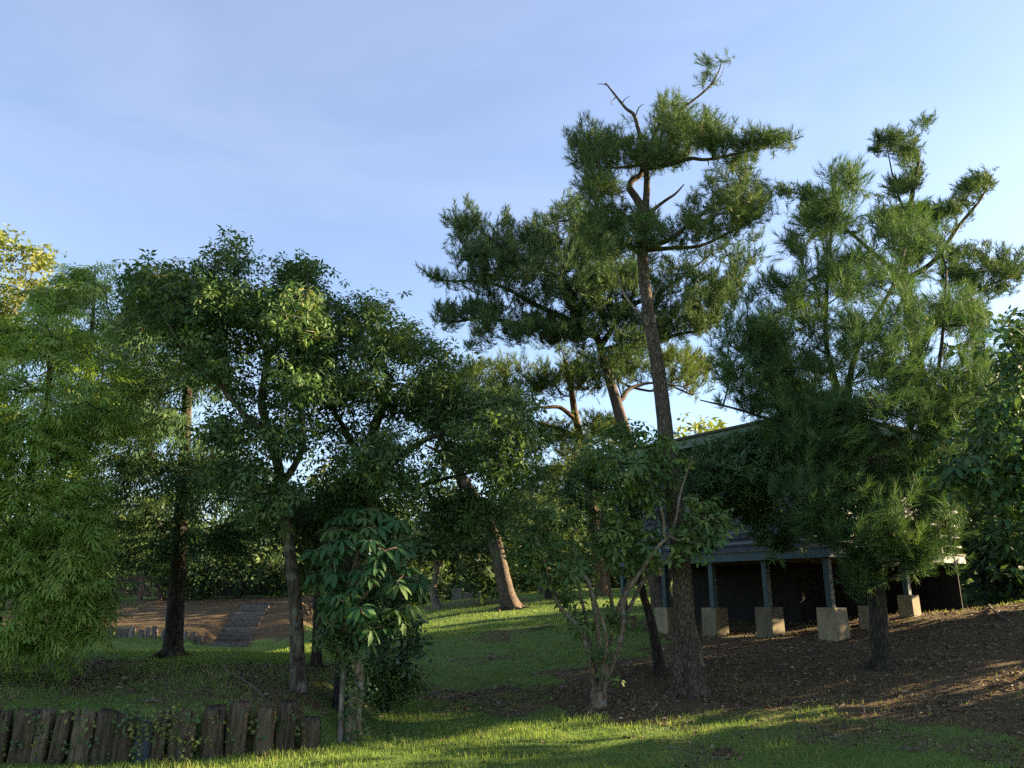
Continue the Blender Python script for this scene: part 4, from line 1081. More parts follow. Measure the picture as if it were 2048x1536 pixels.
# ---- trees closing the view at the back
BGT = [  # px base, py base, Y, outline, label, material, trunk radius
    (330, 1232, 37, [(290, 1140), (340, 1090), (430, 1080), (470, 1120), (460, 1180), (380, 1190), (300, 1180)], 'low bushy tree above the far bank left of the steps', 'bg', 0.10),
    (470, 1232, 37, [(430, 1080), (500, 1030), (570, 1030), (620, 1090), (600, 1180), (520, 1190), (440, 1175)], 'low leafy tree behind the far steps', 'bg', 0.12),
    (560, 1215, 42, [(500, 1040), (600, 990), (680, 1010), (700, 1120), (660, 1205), (560, 1205), (510, 1140)], 'dark tree at the back behind the bent trunk', 'bg', 0.15),
    (720, 1205, 40, [(630, 1060), (700, 1000), (780, 1010), (830, 1090), (830, 1205), (700, 1210), (630, 1160)], 'dark tree at the back behind the umbrella plant', 'bg', 0.18),
    (800, 1200, 36, [(760, 1130), (810, 1080), (860, 1120), (870, 1200), (800, 1212), (760, 1190)], 'low dark bush at the back right of the umbrella plant', 'bg', 0.10),
    (960, 1198, 42, [(880, 1110), (930, 1060), (1000, 1050), (1040, 1110), (1030, 1195), (940, 1200), (890, 1170)], 'dark bushy tree behind the leaning pine', 'bg', 0.18),
    (1090, 1190, 44, [(1000, 1080), (1060, 1020), (1140, 1030), (1190, 1100), (1180, 1192), (1060, 1195), (1010, 1160)], 'dark tree at the back between far lawn trunks', 'bg', 0.18),
    (1240, 1186, 40, [(1150, 1060), (1220, 980), (1310, 990), (1360, 1070), (1350, 1180), (1240, 1192), (1160, 1160)], 'dark tree at the back left of the house', 'bg', 0.18),
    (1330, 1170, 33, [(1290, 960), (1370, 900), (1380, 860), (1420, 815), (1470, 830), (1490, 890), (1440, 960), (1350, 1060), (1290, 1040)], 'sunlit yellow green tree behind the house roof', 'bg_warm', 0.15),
    (250, 1185, 44, [(120, 1060), (200, 990), (300, 1000), (360, 1080), (350, 1170), (220, 1180), (130, 1150)], 'dark tree behind the brown picket fence', 'bg', 0.18),
    (50, 1190, 42, [(-90, 1050), (0, 990), (100, 1000), (160, 1090), (140, 1195), (0, 1200), (-80, 1160)], 'dark tree at the far left back', 'bg', 0.18),
    (1990, 1180, 27, [(1900, 1040), (1960, 980), (2060, 960), (2120, 1040), (2120, 1160), (2000, 1190), (1900, 1170), (1880, 1100)], 'dark leafy tree on the rise at the right edge', 'bg', 0.14),
    (1900, 1160, 34, [(1840, 960), (1930, 890), (2040, 860), (2100, 960), (2080, 1090), (1950, 1120), (1850, 1070)], 'tall dark tree behind the right edge of the house', 'bg', 0.15),
    (640, 1195, 55, [(560, 1000), (640, 920), (740, 930), (800, 1010), (790, 1180), (660, 1195), (570, 1150)], 'tall dim tree far back in the gap above the umbrella plant', 'bg', 0.22),
    (1010, 1190, 56, [(950, 1010), (1010, 960), (1080, 970), (1110, 1050), (1090, 1180), (990, 1190), (950, 1120)], 'dim tree far back above the leaning pine base', 'bg', 0.22),
    (1180, 1185, 55, [(1090, 1000), (1150, 940), (1230, 950), (1270, 1030), (1250, 1180), (1150, 1188), (1100, 1120)], 'dim tree far back left of the tall pine trunk', 'bg', 0.22),
    (400, 1190, 56, [(300, 1010), (390, 940), (480, 960), (520, 1040), (500, 1180), (390, 1190), (310, 1120)], 'dim tree far back behind the dark cypress', 'bg', 0.22),
    (170, 1190, 58, [(60, 1000), (150, 930), (260, 950), (300, 1040), (270, 1180), (150, 1190), (70, 1120)], 'dim tree far back behind the bright cypress', 'bg', 0.22),
    (930, 1190, 50, [(820, 960), (880, 900), (980, 880), (1060, 930), (1070, 1060), (1040, 1180), (900, 1190), (830, 1090)], 'broad dim tree far back behind the leaning trunk', 'bg', 0.22),
    (1230, 1180, 48, [(1060, 960), (1130, 890), (1230, 880), (1310, 920), (1330, 1030), (1290, 1170), (1130, 1180), (1070, 1080)], 'broad dim tree far back behind the many-stemmed tree', 'bg', 0.22),
    (2060, 1150, 22, [(1960, 760), (2020, 690), (2110, 680), (2150, 800), (2140, 1000), (2050, 1060), (1970, 980), (1950, 860)], 'dark tree filling the right edge behind the broad leaves', 'bg', 0.16),
    (1980, 1212, 23, [(1890, 1165), (1930, 1110), (2000, 1085), (2080, 1080), (2140, 1130), (2130, 1212), (1990, 1216), (1900, 1208)], 'low dark bush on the rise at the right edge below the broad leaves', 'bg', 0.06),
    (1760, 1150, 36, [(1640, 960), (1720, 900), (1800, 900), (1850, 980), (1840, 1100), (1720, 1120), (1650, 1060)], 'dark tree hidden behind the stilt house', 'bg', 0.18),
]
for i, (bx_, by_, yy, poly, lab, mt, rr) in enumerate(BGT):
    x0, y0 = at(bx_, by_, yy)[:2]
    g0 = float(ground(x0, y0))
    t = Tree('background_tree', lab, 'tree', (x0, y0, g0), 60 + i, M['bark_dark'], 'trees closing the view at the back')
    cx_ = sum(p[0] for p in poly) / len(poly); cy_ = sum(p[1] for p in poly) / len(poly)
    def gp(z_off):   # photo row of the ground point
        return by_
    # trunk from the ground up into the crown
    top = at(cx_, cy_, yy)
    P_ = [(x0, y0, g0 - 0.1), (x0 * 0.6 + top[0] * 0.4, yy, g0 * 0.6 + top[2] * 0.4), tuple(top)]
    # limb() takes photo points, so turn the three points back into them
    def back(p):
        dx, dy, dz = p[0], p[1], p[2] - EYE
        f_ = dy * cp + dz * sp; v_ = -dy * sp + dz * cp
        return (1024 + FPX * dx / f_, 768 - FPX * v_ / f_, p[1])
    t.limb([back(p) for p in P_], rr, rr * 0.35, 'trunk', 8, 0.06, 0.3, n_per=6, ok_from=0.35)
    t.fill(poly, yy, 3.2, 90 if yy < 47 else 70, 18)
    t.grow(0.5, 0.3, 0.02, 0.01, 0.45)
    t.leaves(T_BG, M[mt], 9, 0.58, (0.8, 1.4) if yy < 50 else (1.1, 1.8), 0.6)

# ---- trees standing right of the view, whose shade lies over the lawn
for i, (x0, y0, h, rad, zlow, lab) in enumerate([
        (13.5, 10.35, 3.2, 2.35, 0.0, 'low bushy shade tree right of the view beside the lawn'),
        (14.6, 15.4, 2.6, 1.4, 0.0, 'low rounded shade bush right of the view beyond the lawn'),
        (14.2, 16.7, 6.6, 2.7, 1.1, 'round shade tree right of the view beyond the house corner'),
        (17.5, 23.6, 9.0, 3.1, 1.0, 'tall shade tree right of the view behind the house'),
        (25.0, 38.5, 10.0, 4.4, 0.0, 'broad shade tree right of the view far behind the house'),
        (29.0, 49.0, 11.0, 5.0, 0.0, 'broadest shade tree right of the view at the back')]):
    g0 = float(ground(x0, y0)) if abs(x0) < 29 else 1.5
    t = Tree('shade_tree', lab, 'tree', (x0, y0, g0), 90 + i, M['bark_dark'], 'trees right of the view')
    Pt = [np.array((x0, y0, g0 - 0.1)), np.array((x0 + 0.1, y0, g0 + h * 0.5)), np.array((x0, y0 + 0.1, g0 + h * 0.9))]
    V, F_ = tube(catmull(Pt, 6), np.linspace(0.2, 0.05, 13), 8)
    link('trunk', quads_mesh('trunk', V - t.base, F_, M['bark_dark']), t.root)
    for k, p in enumerate(catmull(Pt, 6)):
        t.P.append(p); t.par.append(k - 1); t.R.append(0.1); t.ok.append(p[2] > g0 + zlow)
    q = t.rng.normal(size=(150, 3)); q /= np.linalg.norm(q, axis=1, keepdims=True); q *= t.rng.random((150, 1)) ** 0.4
    c = (h + zlow) / 2
    for v in q: t.att.append(np.array((x0, y0, g0 + c)) + v * (rad, rad, (h - zlow) / 2))
    t.grow(0.5, 0.3, 0.02, 0.01, 0.45)
    t.leaves(T_BG, M['bg'], 9, 0.4, (0.8, 1.4), 0.6)

# ---- far wood behind everything, one mass
rw = np.random.default_rng(301)
nW = 5000
wx_ = rw.uniform(-75, 75, nW); wy_ = 62 + rw.uniform(0, 16, nW)
top_ = 6.6 + 1.6 * noise2(wx_ * 0.35, wy_ * 0.2, 31) + 1.0 * noise2(wx_ * 1.1, wy_ * 0.5, 33)
wz_ = ground_raw(wx_, wy_) + top_ * (rw.random(nW) ** 0.75)
V, F_, R_ = scatter([t_rosette(rw, 5, 0.9, 0.45, -45, 45, 0.1) for _ in range(4)], rw, np.c_[wx_, wy_, wz_], rw.normal(0, 0.6, (nW, 3)) + (0, -0.3, 1), scale=rw.uniform(0.7, 1.3, nW))
link('far_wood', mesh_np('far_wood', V, F_, M['bg'], rnd=R_ * 0.8), kind='stuff', label='dark wood closing the view beyond the far lawn', cat='wood')
# ------------------------------------------------------------------ many-stemmed tree with palmate leaves (each large leaf its own object)
def leaf_meshes(name, n, leaflets, L, W, mat, el0, el1, petiole, seed, droop, fan=1.0):
    out = []
    r = np.random.default_rng(seed)
    for k in range(n):
        parts = []
        for i in range(leaflets):
            az = fan * 2 * math.pi * (i + 0.5 - leaflets / 2) / leaflets + r.normal(0, 0.08)
            el = math.radians(r.uniform(el0, el1))
            d = np.array((math.cos(el) * math.cos(az), math.cos(el) * math.sin(az), math.sin(el)))
            l = L * (1 - 0.25 * abs(i + 0.5 - leaflets / 2) / (leaflets / 2) * (fan < 1)) * r.uniform(0.85, 1.1)
            v, f = blade(l, W * r.uniform(0.85, 1.1), 0.14, droop * r.uniform(0.7, 1.3), 0.5, True)
            v = orient(v, d, r.normal(0, 0.15)) + d * 0.02
            parts.append((v, f))
        v, f = join(parts)
        # petiole
        pv = np.array([(-.003, 0, -petiole), (.003, 0, -petiole), (.003, 0, 0), (-.003, 0, 0)]); pf = np.array([(0, 1, 2), (0, 2, 3)])
        v, f = join([(v, f), (pv, pf)])
        out.append(mesh_np(name, v, f, mat, rnd=np.full(len(v), (k + 0.5) / n * 0.95), shade=False))
    return out

PALM = leaf_meshes('palmate_leaf', 5, 5, 0.13, 0.05, M['palmate'], -30, 10, 0.06, 7, 0.35, 0.8)
t = Tree('small_tree', 'small many-stemmed tree with pale stems fanning from one stump and palmate leaves', 'tree', at(1196, 1412, 11.2), 41, M['bark_tan'])
t.limb([(1196, 1420, 11.2), (1197, 1400, 11.2), (1199, 1380, 11.2), (1202, 1362, 11.2)], 0.125, 0.085, 'trunk', 14, 0.10, 0.35, n_per=6, ok_from=2)
N1 = [
    ([(1193, 1398, 11.2), (1185, 1340, 11.1), (1169, 1284, 11.0), (1155, 1252, 10.9), (1123, 1218, 10.8), (1106, 1186, 10.7), (1086, 1110, 10.6), (1074, 1070, 10.6)], .048, .012),
    ([(1188, 1345, 11.2), (1178, 1289, 11.3), (1172, 1238, 11.4), (1160, 1186, 11.5), (1150, 1130, 11.6)], .04, .012),
    ([(1202, 1360, 11.15), (1202, 1330, 11.1), (1195, 1255, 11.0), (1183, 1186, 10.9), (1176, 1160, 10.9), (1152, 1124, 10.8), (1145, 1070, 10.8), (1158, 1056, 10.8)], .042, .014),
    ([(1206, 1370, 11.2), (1214, 1330, 11.2), (1226, 1243, 11.3), (1221, 1186, 11.3), (1212, 1118, 11.3), (1200, 1060, 11.3), (1215, 960, 11.3)], .042, .010),
    ([(1204, 1385, 11.2), (1220, 1335, 11.2), (1241, 1284, 11.1), (1249, 1198, 11.0), (1275, 1152, 10.9), (1315, 1095, 10.8), (1338, 1072, 10.8), (1352, 1037, 10.8), (1361, 986, 10.8), (1385, 912, 10.8)], .050, .010),
    ([(1244, 1270, 11.1), (1256, 1225, 11.2), (1284, 1166, 11.3), (1304, 1143, 11.3), (1329, 1123, 11.3), (1375, 1106, 11.3), (1420, 1070, 11.3)], .035, .009),
    ([(1330, 1080, 10.8), (1324, 1023, 10.8), (1300, 960, 10.8), (1290, 900, 10.8)], .022, .008),
    ([(1226, 1245, 11.3), (1245, 1190, 11.5), (1262, 1150, 11.6), (1280, 1080, 11.6)], .028, .009),
    ([(1200, 1385, 11.1), (1208, 1330, 10.9), (1212, 1270, 10.7), (1190, 1200, 10.6), (1168, 1150, 10.5)], .032, .009),
    ([(1338, 1072, 10.8), (1360, 1080, 10.7), (1385, 1060, 10.6), (1420, 1035, 10.6)], .016, .006),
]
for pts, a_, b_ in N1:
    t.limb(pts, a_, b_, 'stem', 9, 0.08, 0.0, n_per=6, ok_from=0.55)
t.fill([(1140, 960), (1170, 900), (1200, 865), (1250, 848), (1295, 860), (1345, 880), (1358, 940), (1335, 1000), (1260, 1012), (1180, 1000)], 11.1, 1.0, 120)
t.fill([(1045, 1065), (1055, 1012), (1110, 1000), (1148, 1040), (1125, 1070), (1170, 1120), (1150, 1175), (1085, 1160), (1040, 1110)], 10.8, 0.7, 56)
t.fill([(1185, 1060), (1240, 1030), (1310, 1055), (1335, 1110), (1290, 1142), (1210, 1135)], 11.2, 0.7, 62)
t.fill([(1365, 1022), (1410, 998), (1462, 1040), (1442, 1072), (1385, 1112), (1335, 1122), (1368, 1080)], 10.9, 0.4, 44)
t.fill([(1120, 1190), (1165, 1185), (1180, 1240), (1150, 1262)], 11.0, 0.25, 9)
t.fill([(1212, 1220), (1250, 1225), (1245, 1250), (1215, 1248)], 11.1, 0.15, 6)
t.fill([(1195, 1312), (1230, 1312), (1225, 1340), (1200, 1335)], 10.95, 0.05, 3)
t.grow(0.2, 0.3, 0.0, 0.003, 0.48)
r_ = t.rng
nn = len(t.tip_pos)
nrm = np.array((0, 0, 1.0)) + t.tip_dir * 0.4 + r_.normal(0, 0.35, (nn, 3)) + np.array((0, -0.35, 0))
# all tips carry one big leaf; the rest of the leaves are joined
order = np.argsort(t.tip_pos[:, 1])
t.leaf_objects(PALM, t.tip_pos[order[:290]], nrm[order[:290]], r_.uniform(0.8, 1.25, 290))
pv = []
for me_ in PALM:
    v = np.empty(len(me_.vertices) * 3, np.float32); me_.vertices.foreach_get('co', v)
    f = np.empty(len(me_.polygons) * 3, np.int32); me_.loops.foreach_get('vertex_index', f)
    pv.append((v.reshape(-1, 3).astype(float), f.reshape(-1, 3)))
k_ = 3
pos = np.repeat(t.tip_pos, k_, 0) + r_.normal(0, 0.11, (nn * k_, 3))
nr2 = np.repeat(nrm, k_, 0) + r_.normal(0, 0.3, (nn * k_, 3))
t.crown(*scatter(pv, r_, pos, nr2, r_.random(len(pos)) * 6.28, r_.uniform(0.7, 1.15, len(pos))), M['palmate'])

# ------------------------------------------------------------------ umbrella plant
UMB = leaf_meshes('umbrella_leaf', 5, 8, 0.165, 0.062, M['umbrella'], -30, 2, 0.08, 9, 0.42, 1.0)
t = Tree('umbrella_plant', 'umbrella plant with drooping leaf whorls on a gnarled stem by the sleeper wall', 'plant', at(704, 1492, 9.25), 42, M['bark_tan'])
t.limb([(706, 1498, 9.25), (703, 1470, 9.25), (709, 1410, 9.25), (717, 1350, 9.25), (702, 1316, 9.25), (676, 1300, 9.2), (650, 1282, 9.2), (632, 1262, 9.2)], 0.085, 0.02, 'stem', 12, 0.13, 0.3, n_per=6, ok_from=0.9)
t.limb([(700, 1316, 9.25), (694, 1260, 9.3), (698, 1190, 9.3), (715, 1110, 9.3), (730, 1040, 9.3)], 0.05, 0.02, 'stem', 9, 0.08, n_per=6, ok_from=0.1)
t.limb([(680, 1490, 9.2), (682, 1440, 9.2), (686, 1370, 9.2), (690, 1318, 9.25), (692, 1270, 9.3)], 0.036, 0.024, 'stem', 10, 0.05, n_per=6, ok_from=2, parent=-1, bark=M['bark_dead'])
t.limb([(722, 1485, 9.3), (716, 1440, 9.2), (722, 1390, 9.2), (714, 1345, 9.22)], 0.03, 0.025, 'stem', 8, 0.12, n_per=6, ok_from=2, parent=-1)
t.limb([(696, 1230, 9.3), (740, 1180, 9.1), (780, 1140, 9.0), (810, 1130, 9.0)], 0.025, 0.012, 'stem', 7, n_per=5)
t.limb([(695, 1260, 9.3), (740, 1240, 9.4), (780, 1220, 9.4)], 0.025, 0.012, 'stem', 7, n_per=5)
umb_poly = [(638, 1085), (658, 1030), (715, 1008), (790, 1020), (832, 1070), (812, 1120), (856, 1150), (835, 1200), (806, 1255), (740, 1285), (680, 1265), (650, 1240), (640, 1190), (606, 1160), (618, 1112)]
t.fill(umb_poly, 9.2, 0.75, 190)
t.grow(0.15, 0.3, 0.0, 0.006, 0.4)
r_ = t.rng
nn = len(t.tip_pos)
nrm = np.array((0, -0.35, 1.0)) + r_.normal(0, 0.25, (nn, 3)) + np.where(t.tip_pos[:, :1] > -1.6, 0.25, -0.15) * np.array((1, 0, 0))
t.leaf_objects(UMB, t.tip_pos, nrm, r_.uniform(0.75, 1.15, nn))
# ivy creeping over the bent stem
iv = [t_rosette(rg, 5, 0.045, 0.04, -50, 50, 0.03) for _ in range(3)]
ip = np.array([t.P[0]] * 0 + [at(px + r_.normal(0, 9), py + r_.normal(0, 10), 9.2 + r_.normal(0, 0.07)) for px, py in
      [(640 + 62 * u, 1262 + 50 * u + 12 * math.sin(u * 9)) for u in r_.random(260)]]
     + [at(707 + r_.normal(0, 13), r_.uniform(1340, 1490), 9.2 + r_.normal(0, 0.06)) for _ in range(90)])
V, F_, R_ = scatter(iv, r_, ip, r_.normal(0, 1, ip.shape) + (0, -0.6, 0.6))
link('ivy', mesh_np('ivy', V - t.base, F_, M['ivy'], rnd=R_ * 0.7), t.root, kind='stuff')

# ------------------------------------------------------------------ right edge tree with broad leaves
BRL = leaf_meshes('broad_leaf', 5, 5, 0.15, 0.062, M['edge'], -35, 5, 0.05, 19, 0.4, 0.9)
t = Tree('broadleaf_tree', 'tree with clear broad leaves reaching in at the right edge', 'tree', (7.6, 9.0, float(ground(7.6, 9.0))), 43, M['bark_grey'])
def backp(p):
    dx, dy, dz = p[0], p[1], p[2] - EYE
    f_ = dy * cp + dz * sp; v_ = -dy * sp + dz * cp
    return (1024 + FPX * dx / f_, 768 - FPX * v_ / f_, p[1])
g0 = float(ground(7.6, 9.0))
t.limb([backp((7.6, 9.0, g0 - .1)), backp((7.5, 9.0, g0 + 1)), backp((7.3, 9.0, 2.5)), backp((7.2, 9.0, 4.2))], 0.13, 0.05, 'trunk', 10, 0.05, 0.3, n_per=6, ok_from=0.4)
t.limb([backp((7.4, 9.0, 2.2)), (2060, 960, 8.9), (1990, 930, 8.8), (1920, 920, 8.8)], 0.045, 0.012)
t.limb([backp((7.3, 9.0, 3.0)), (2070, 800, 9.0), (2030, 720, 9.0)], 0.04, 0.012)
t.fill([(2120, 630), (2050, 640), (2005, 662), (1985, 700), (2012, 760), (1965, 830), (1945, 870), (1900, 900), (1875, 930), (1900, 972), (1960, 992), (2120, 1015)], 8.9, 0.8, 200)
t.fill([(1960, 1010), (2120, 1010), (2120, 1130), (2010, 1110), (1970, 1060)], 9.4, 0.6, 34)
t.grow(0.2, 0.3, 0.0, 0.004, 0.46)
r_ = t.rng; nn = len(t.tip_pos)
nrm = np.array((0, -0.3, 1.0)) + r_.normal(0, 0.35, (nn, 3))
t.leaf_objects(BRL, t.tip_pos, nrm, r_.uniform(0.8, 1.2, nn))
pv = []
for me_ in BRL:
    v = np.empty(len(me_.vertices) * 3, np.float32); me_.vertices.foreach_get('co', v)
    f = np.empty(len(me_.polygons) * 3, np.int32); me_.loops.foreach_get('vertex_index', f)
    pv.append((v.reshape(-1, 3).astype(float), f.reshape(-1, 3)))
pos = np.repeat(t.tip_pos, 2, 0) + r_.normal(0, 0.12, (nn * 2, 3))
t.crown(*scatter(pv, r_, pos, np.repeat(nrm, 2, 0) + r_.normal(0, 0.3, (nn * 2, 3)), r_.random(nn * 2) * 6.28, r_.uniform(0.7, 1.1, nn * 2)), M['edge'])

# ------------------------------------------------------------------ shrubs
def shrub(name, label, base, poly, Y, T, n, temps, mat, per, spread, seed, stems):
    t = Tree(name, label, 'shrub', base, seed, M['bark_dark'])
    for s in stems:
        t.limb(s, 0.018, 0.006, 'stem', 6, 0.05, n_per=4, ok_from=0.2, parent=-1 if t.P else None)
    t.fill(poly, Y, T, n, 0)
    t.grow(0.15, 0.3, 0.0, 0.003, 0.45)
    t.leaves(temps, mat, per, spread, (0.8, 1.2), 0.6)
    return t
T_OV = [t_rosette(rg, 5, 0.09, 0.05, -50, 30, 0.02, droop=0.4) for _ in range(4)]
shrub('shrub', 'dark open shrub with drooping oval leaves right of the umbrella plant', at(772, 1412, 10.4),
      [(735, 1255), (790, 1225), (838, 1238), (850, 1300), (822, 1330), (815, 1352), (770, 1345), (735, 1320)], 10.3, 0.6, 75, T_OV, M['shrub'], 3, 0.08, 51,
      [[(772, 1416, 10.4), (775, 1370, 10.4), (768, 1310, 10.4), (780, 1250, 10.4)], [(776, 1416, 10.4), (795, 1360, 10.3), (815, 1300, 10.2), (825, 1250, 10.2)], [(770, 1416, 10.4), (760, 1360, 10.3), (752, 1300, 10.3)]])
shrub('shrub', 'low small-leaved bush under the dark oval-leaved shrub', at(775, 1422, 10.2),
      [(722, 1345), (770, 1335), (820, 1345), (862, 1362), (830, 1385), (800, 1408), (740, 1415), (722, 1390)], 10.2, 0.5, 90, T_SMALL, M['ivy'], 6, 0.07, 52,
      [[(765, 1424, 10.2), (755, 1390, 10.1), (745, 1360, 10.1)], [(775, 1424, 10.2), (790, 1390, 10.1), (820, 1370, 10.1)]])

# ------------------------------------------------------------------ near sleeper wall
M['sleeper'] = plain_mat('old_sleeper_wood', (0.036, 0.028, 0.020), (0.21, 0.155, 0.10), 9.0, 0.9, (4.0, 4.0, 0.35), 1.0, 0.03, 9)
M['sleeper_blue'] = plain_mat('tarred_sleeper_wood', (0.03, 0.033, 0.045), (0.07, 0.075, 0.10), 7.0, 0.8, (3.0, 3.0, 0.5), 0.6, 0.02)
M['sleeper_far'] = plain_mat('grey_sleeper_wood', (0.07, 0.055, 0.045), (0.2, 0.17, 0.14), 5.0, 0.9, (2, 2, 0.5), 0.6, 0.02)

def sleeper_mesh(name, w, d, h, mat, rng, seg=6, depth=0.35):
    """upright timber with worn top, split edges; foot at z=-depth"""
    cols, rows = 5, seg
    V, F_ = [], []
    lean = rng.normal(0, 0.02)
    fr = np.linspace(-0.5, 0.5, 8)
    prof = [(w * f + rng.normal(0, 0.004), -d / 2 + (0.0 if i % 3 else 0.022) * rng.random() + rng.normal(0, 0.006)) for i, f in enumerate(fr)] + [(w / 2, d / 2), (-w / 2, d / 2)]
    k = len(prof)
    for r in range(rows + 1):
        z = -depth + (h + depth) * r / rows
        wear = 1 - 0.10 * (r == rows) - rng.random() * 0.05
        for i, (x, y) in enumerate(prof):
            zz = z + (rng.normal(0, 0.02) if r == rows else 0)
            V.append((x * wear + lean * z + rng.normal(0, 0.003), y * wear + rng.normal(0, 0.005), zz))
    for r in range(rows):
        for i in range(k):
            a = r * k + i; b_ = r * k + (i + 1) % k
            F_.append((a, b_, b_ + k)); F_.append((a, b_ + k, a + k))
    c = len(V); V.append((0, 0, h - 0.01)); o = rows * k
    for i in range(k):
        F_.append((o + i, o + (i + 1) % k, c))
    return mesh_np(name, np.array(V), np.array(F_), mat)

rs = np.random.default_rng(77)
wall = link('sleeper_wall', None, loc=(-4, float(pal_front(-4)), float(ground(-4, 8.4))), label='low retaining wall of upright old timber sleepers at the lower left', cat='retaining wall', kind='thing')
wl_ = Vector(wall.location)
x = -6.6; i = 0
while x < -2.08:
    w = rs.choice([rs.uniform(0.11, 0.15), rs.uniform(0.17, 0.25), rs.uniform(0.17, 0.25)])
    xc = x + w / 2
    yf = float(pal_front(xc)) - 0.05
    zb = float(ground(xc, yf - 0.3))
    top = float(ground(xc, yf + 0.5)) + rs.uniform(-0.035, 0.02)
    if rs.random() < 0.12: top -= 0.05
    px_here = backp((xc, yf, zb))[0]
    mt = M['sleeper_blue'] if 255 < px_here < 292 else M['sleeper']
    o = link('sleeper', sleeper_mesh('sleeper', w, 0.13, top - zb, mt, rs), wall, loc=(xc - wl_[0], yf - wl_[1] + rs.normal(0, 0.02), zb - wl_[2]), rot=(rs.normal(0.0, 0.02), rs.normal(0.035 if xc < -4 else 0.02, 0.02), rs.normal(0, 0.08)))
    x += w + (rs.uniform(0.0, 0.015) if rs.random() < 0.8 else rs.uniform(0.03, 0.08)); i += 1
# creeper on the wall
cpn = 600
cx_ = rs.uniform(-6.6, -2.1, cpn)
cl = (noise2(cx_ * 3.1, cx_ * 0 + 2, 4) > 0.05) | (rs.random(cpn) < 0.2)
cx_ = cx_[cl]
yf = pal_front(cx_) - 0.13
zb = ground(cx_, yf - 0.25); zt = ground(cx_, yf + 0.6)
u = rs.random(len(cx_)) ** 0.8
cpos = np.c_[cx_, yf + rs.normal(0, 0.02, len(cx_)), zb + (zt - zb + 0.03) * u]
V, F_, R_ = scatter(iv, rs, cpos, rs.normal(0, 0.6, cpos.shape) + (0, -0.8, 0.5), scale=rs.uniform(0.6, 1.2, len(cpos)))
link('wall_creeper', mesh_np('wall_creeper', V, F_, M['ivy'], rnd=R_), kind='stuff', label='small leafy creeper growing over the near sleeper wall', cat='creeper')

# ------------------------------------------------------------------ far sleeper wall, steps, fence, dark wall
fw = link('sleeper_wall', None, loc=(-16, 29.4, float(ground(-16, 29.2))), label='far low wall of grey upright timbers below the bare bank', cat='retaining wall', kind='thing')
fl = Vector(fw.location)
x = -19.2
while x < -11.3:
    w = rs.uniform(0.15, 0.24)
    zb = float(ground(x, 29.2)); h = float(ground(x, 29.75)) - zb + rs.uniform(-0.1, 0.06)
    link('sleeper', sleeper_mesh('sleeper', w, 0.12, max(h, 0.3), M['sleeper_far'], rs, 3), fw, loc=(x - fl[0], 29.42 - fl[1], zb - fl[2]), rot=(0, rs.normal(0, 0.05), rs.normal(0, 0.1)))
    x += w + rs.uniform(0.03, 0.12)

M['stone_step'] = plain_mat('worn_step_timber', (0.06, 0.05, 0.042), (0.17, 0.145, 0.12), 6, 0.9)
st = link('garden_steps', None, loc=tuple(at(458, 1295, 29)), label='flight of dark timber steps climbing the far bank', cat='steps', kind='thing')
sl = Vector(st.location)
for k in range(11):
    f_ = k / 10
    yy = 29.35 + 4.0 * f_
    xx = at(458 + (508 - 458) * f_, 1292, yy)[0]
    c = (xx, yy, max(float(ground(xx, yy + 0.1)), float(ground(xx - 0.4, yy + 0.1)), float(ground(xx + 0.4, yy + 0.1))) + 0.035)
    b_ = MB().box((-0.66 + 0.1 * f_, -0.05, -0.2), (0.66 - 0.1 * f_, 0.37, 0.03), 0.012, random.Random(k))
    link('step', b_.mesh('step', M['stone_step'], 0.01), st, loc=tuple(Vector(c) - sl))

M['fence'] = plain_mat('brown_fence_wood', (0.055, 0.032, 0.024), (0.14, 0.085, 0.062), 8, 0.8, (3, 3, 0.6))
fp = [at(175, 1203, 36), at(229, 1203, 36), at(279, 1204, 36), at(320, 1206, 35.6), at(352, 1206, 35.4)]
for p in fp: p[2] = float(ground(p[0], p[1]))
fe = link('picket_fence', None, loc=tuple(fp[1]), label='brown wooden picket fence on top of the far bank', cat='fence', kind='thing')
f0 = Vector(fp[1])
post = MB().box((-0.09, -0.09, -0.2), (0.09, 0.09, 1.12)).mesh('fence_post', M['fence'], 0.01)
pick = MB().box((-0.035, -0.015, 0.1), (0.035, 0.015, 1.02)).mesh('picket', M['fence'])
for a_, b_ in zip(fp[:-1], fp[1:]):
    a_, b_ = Vector(a_), Vector(b_)
    link('post', post, fe, loc=tuple(a_ - f0))
    L_ = (b_ - a_).length; ang = math.atan2(b_[1] - a_[1], b_[0] - a_[0])
    for zz in (0.22, 0.9):
        link('rail', MB().box((0.09, -0.03, zz), (L_ - 0.09, 0.03, zz + 0.08)).mesh('rail', M['fence']), fe, loc=tuple(a_ - f0), rot=(0, 0, ang))
    n_ = max(2, int(L_ / 0.16))
    for k in range(1, n_):
        link('picket', pick, fe, loc=tuple(a_.lerp(b_, k / n_) - f0 + Vector((0, -0.046, 0))), rot=(0, 0, ang))
link('post', post, fe, loc=tuple(Vector(fp[-1]) - f0))

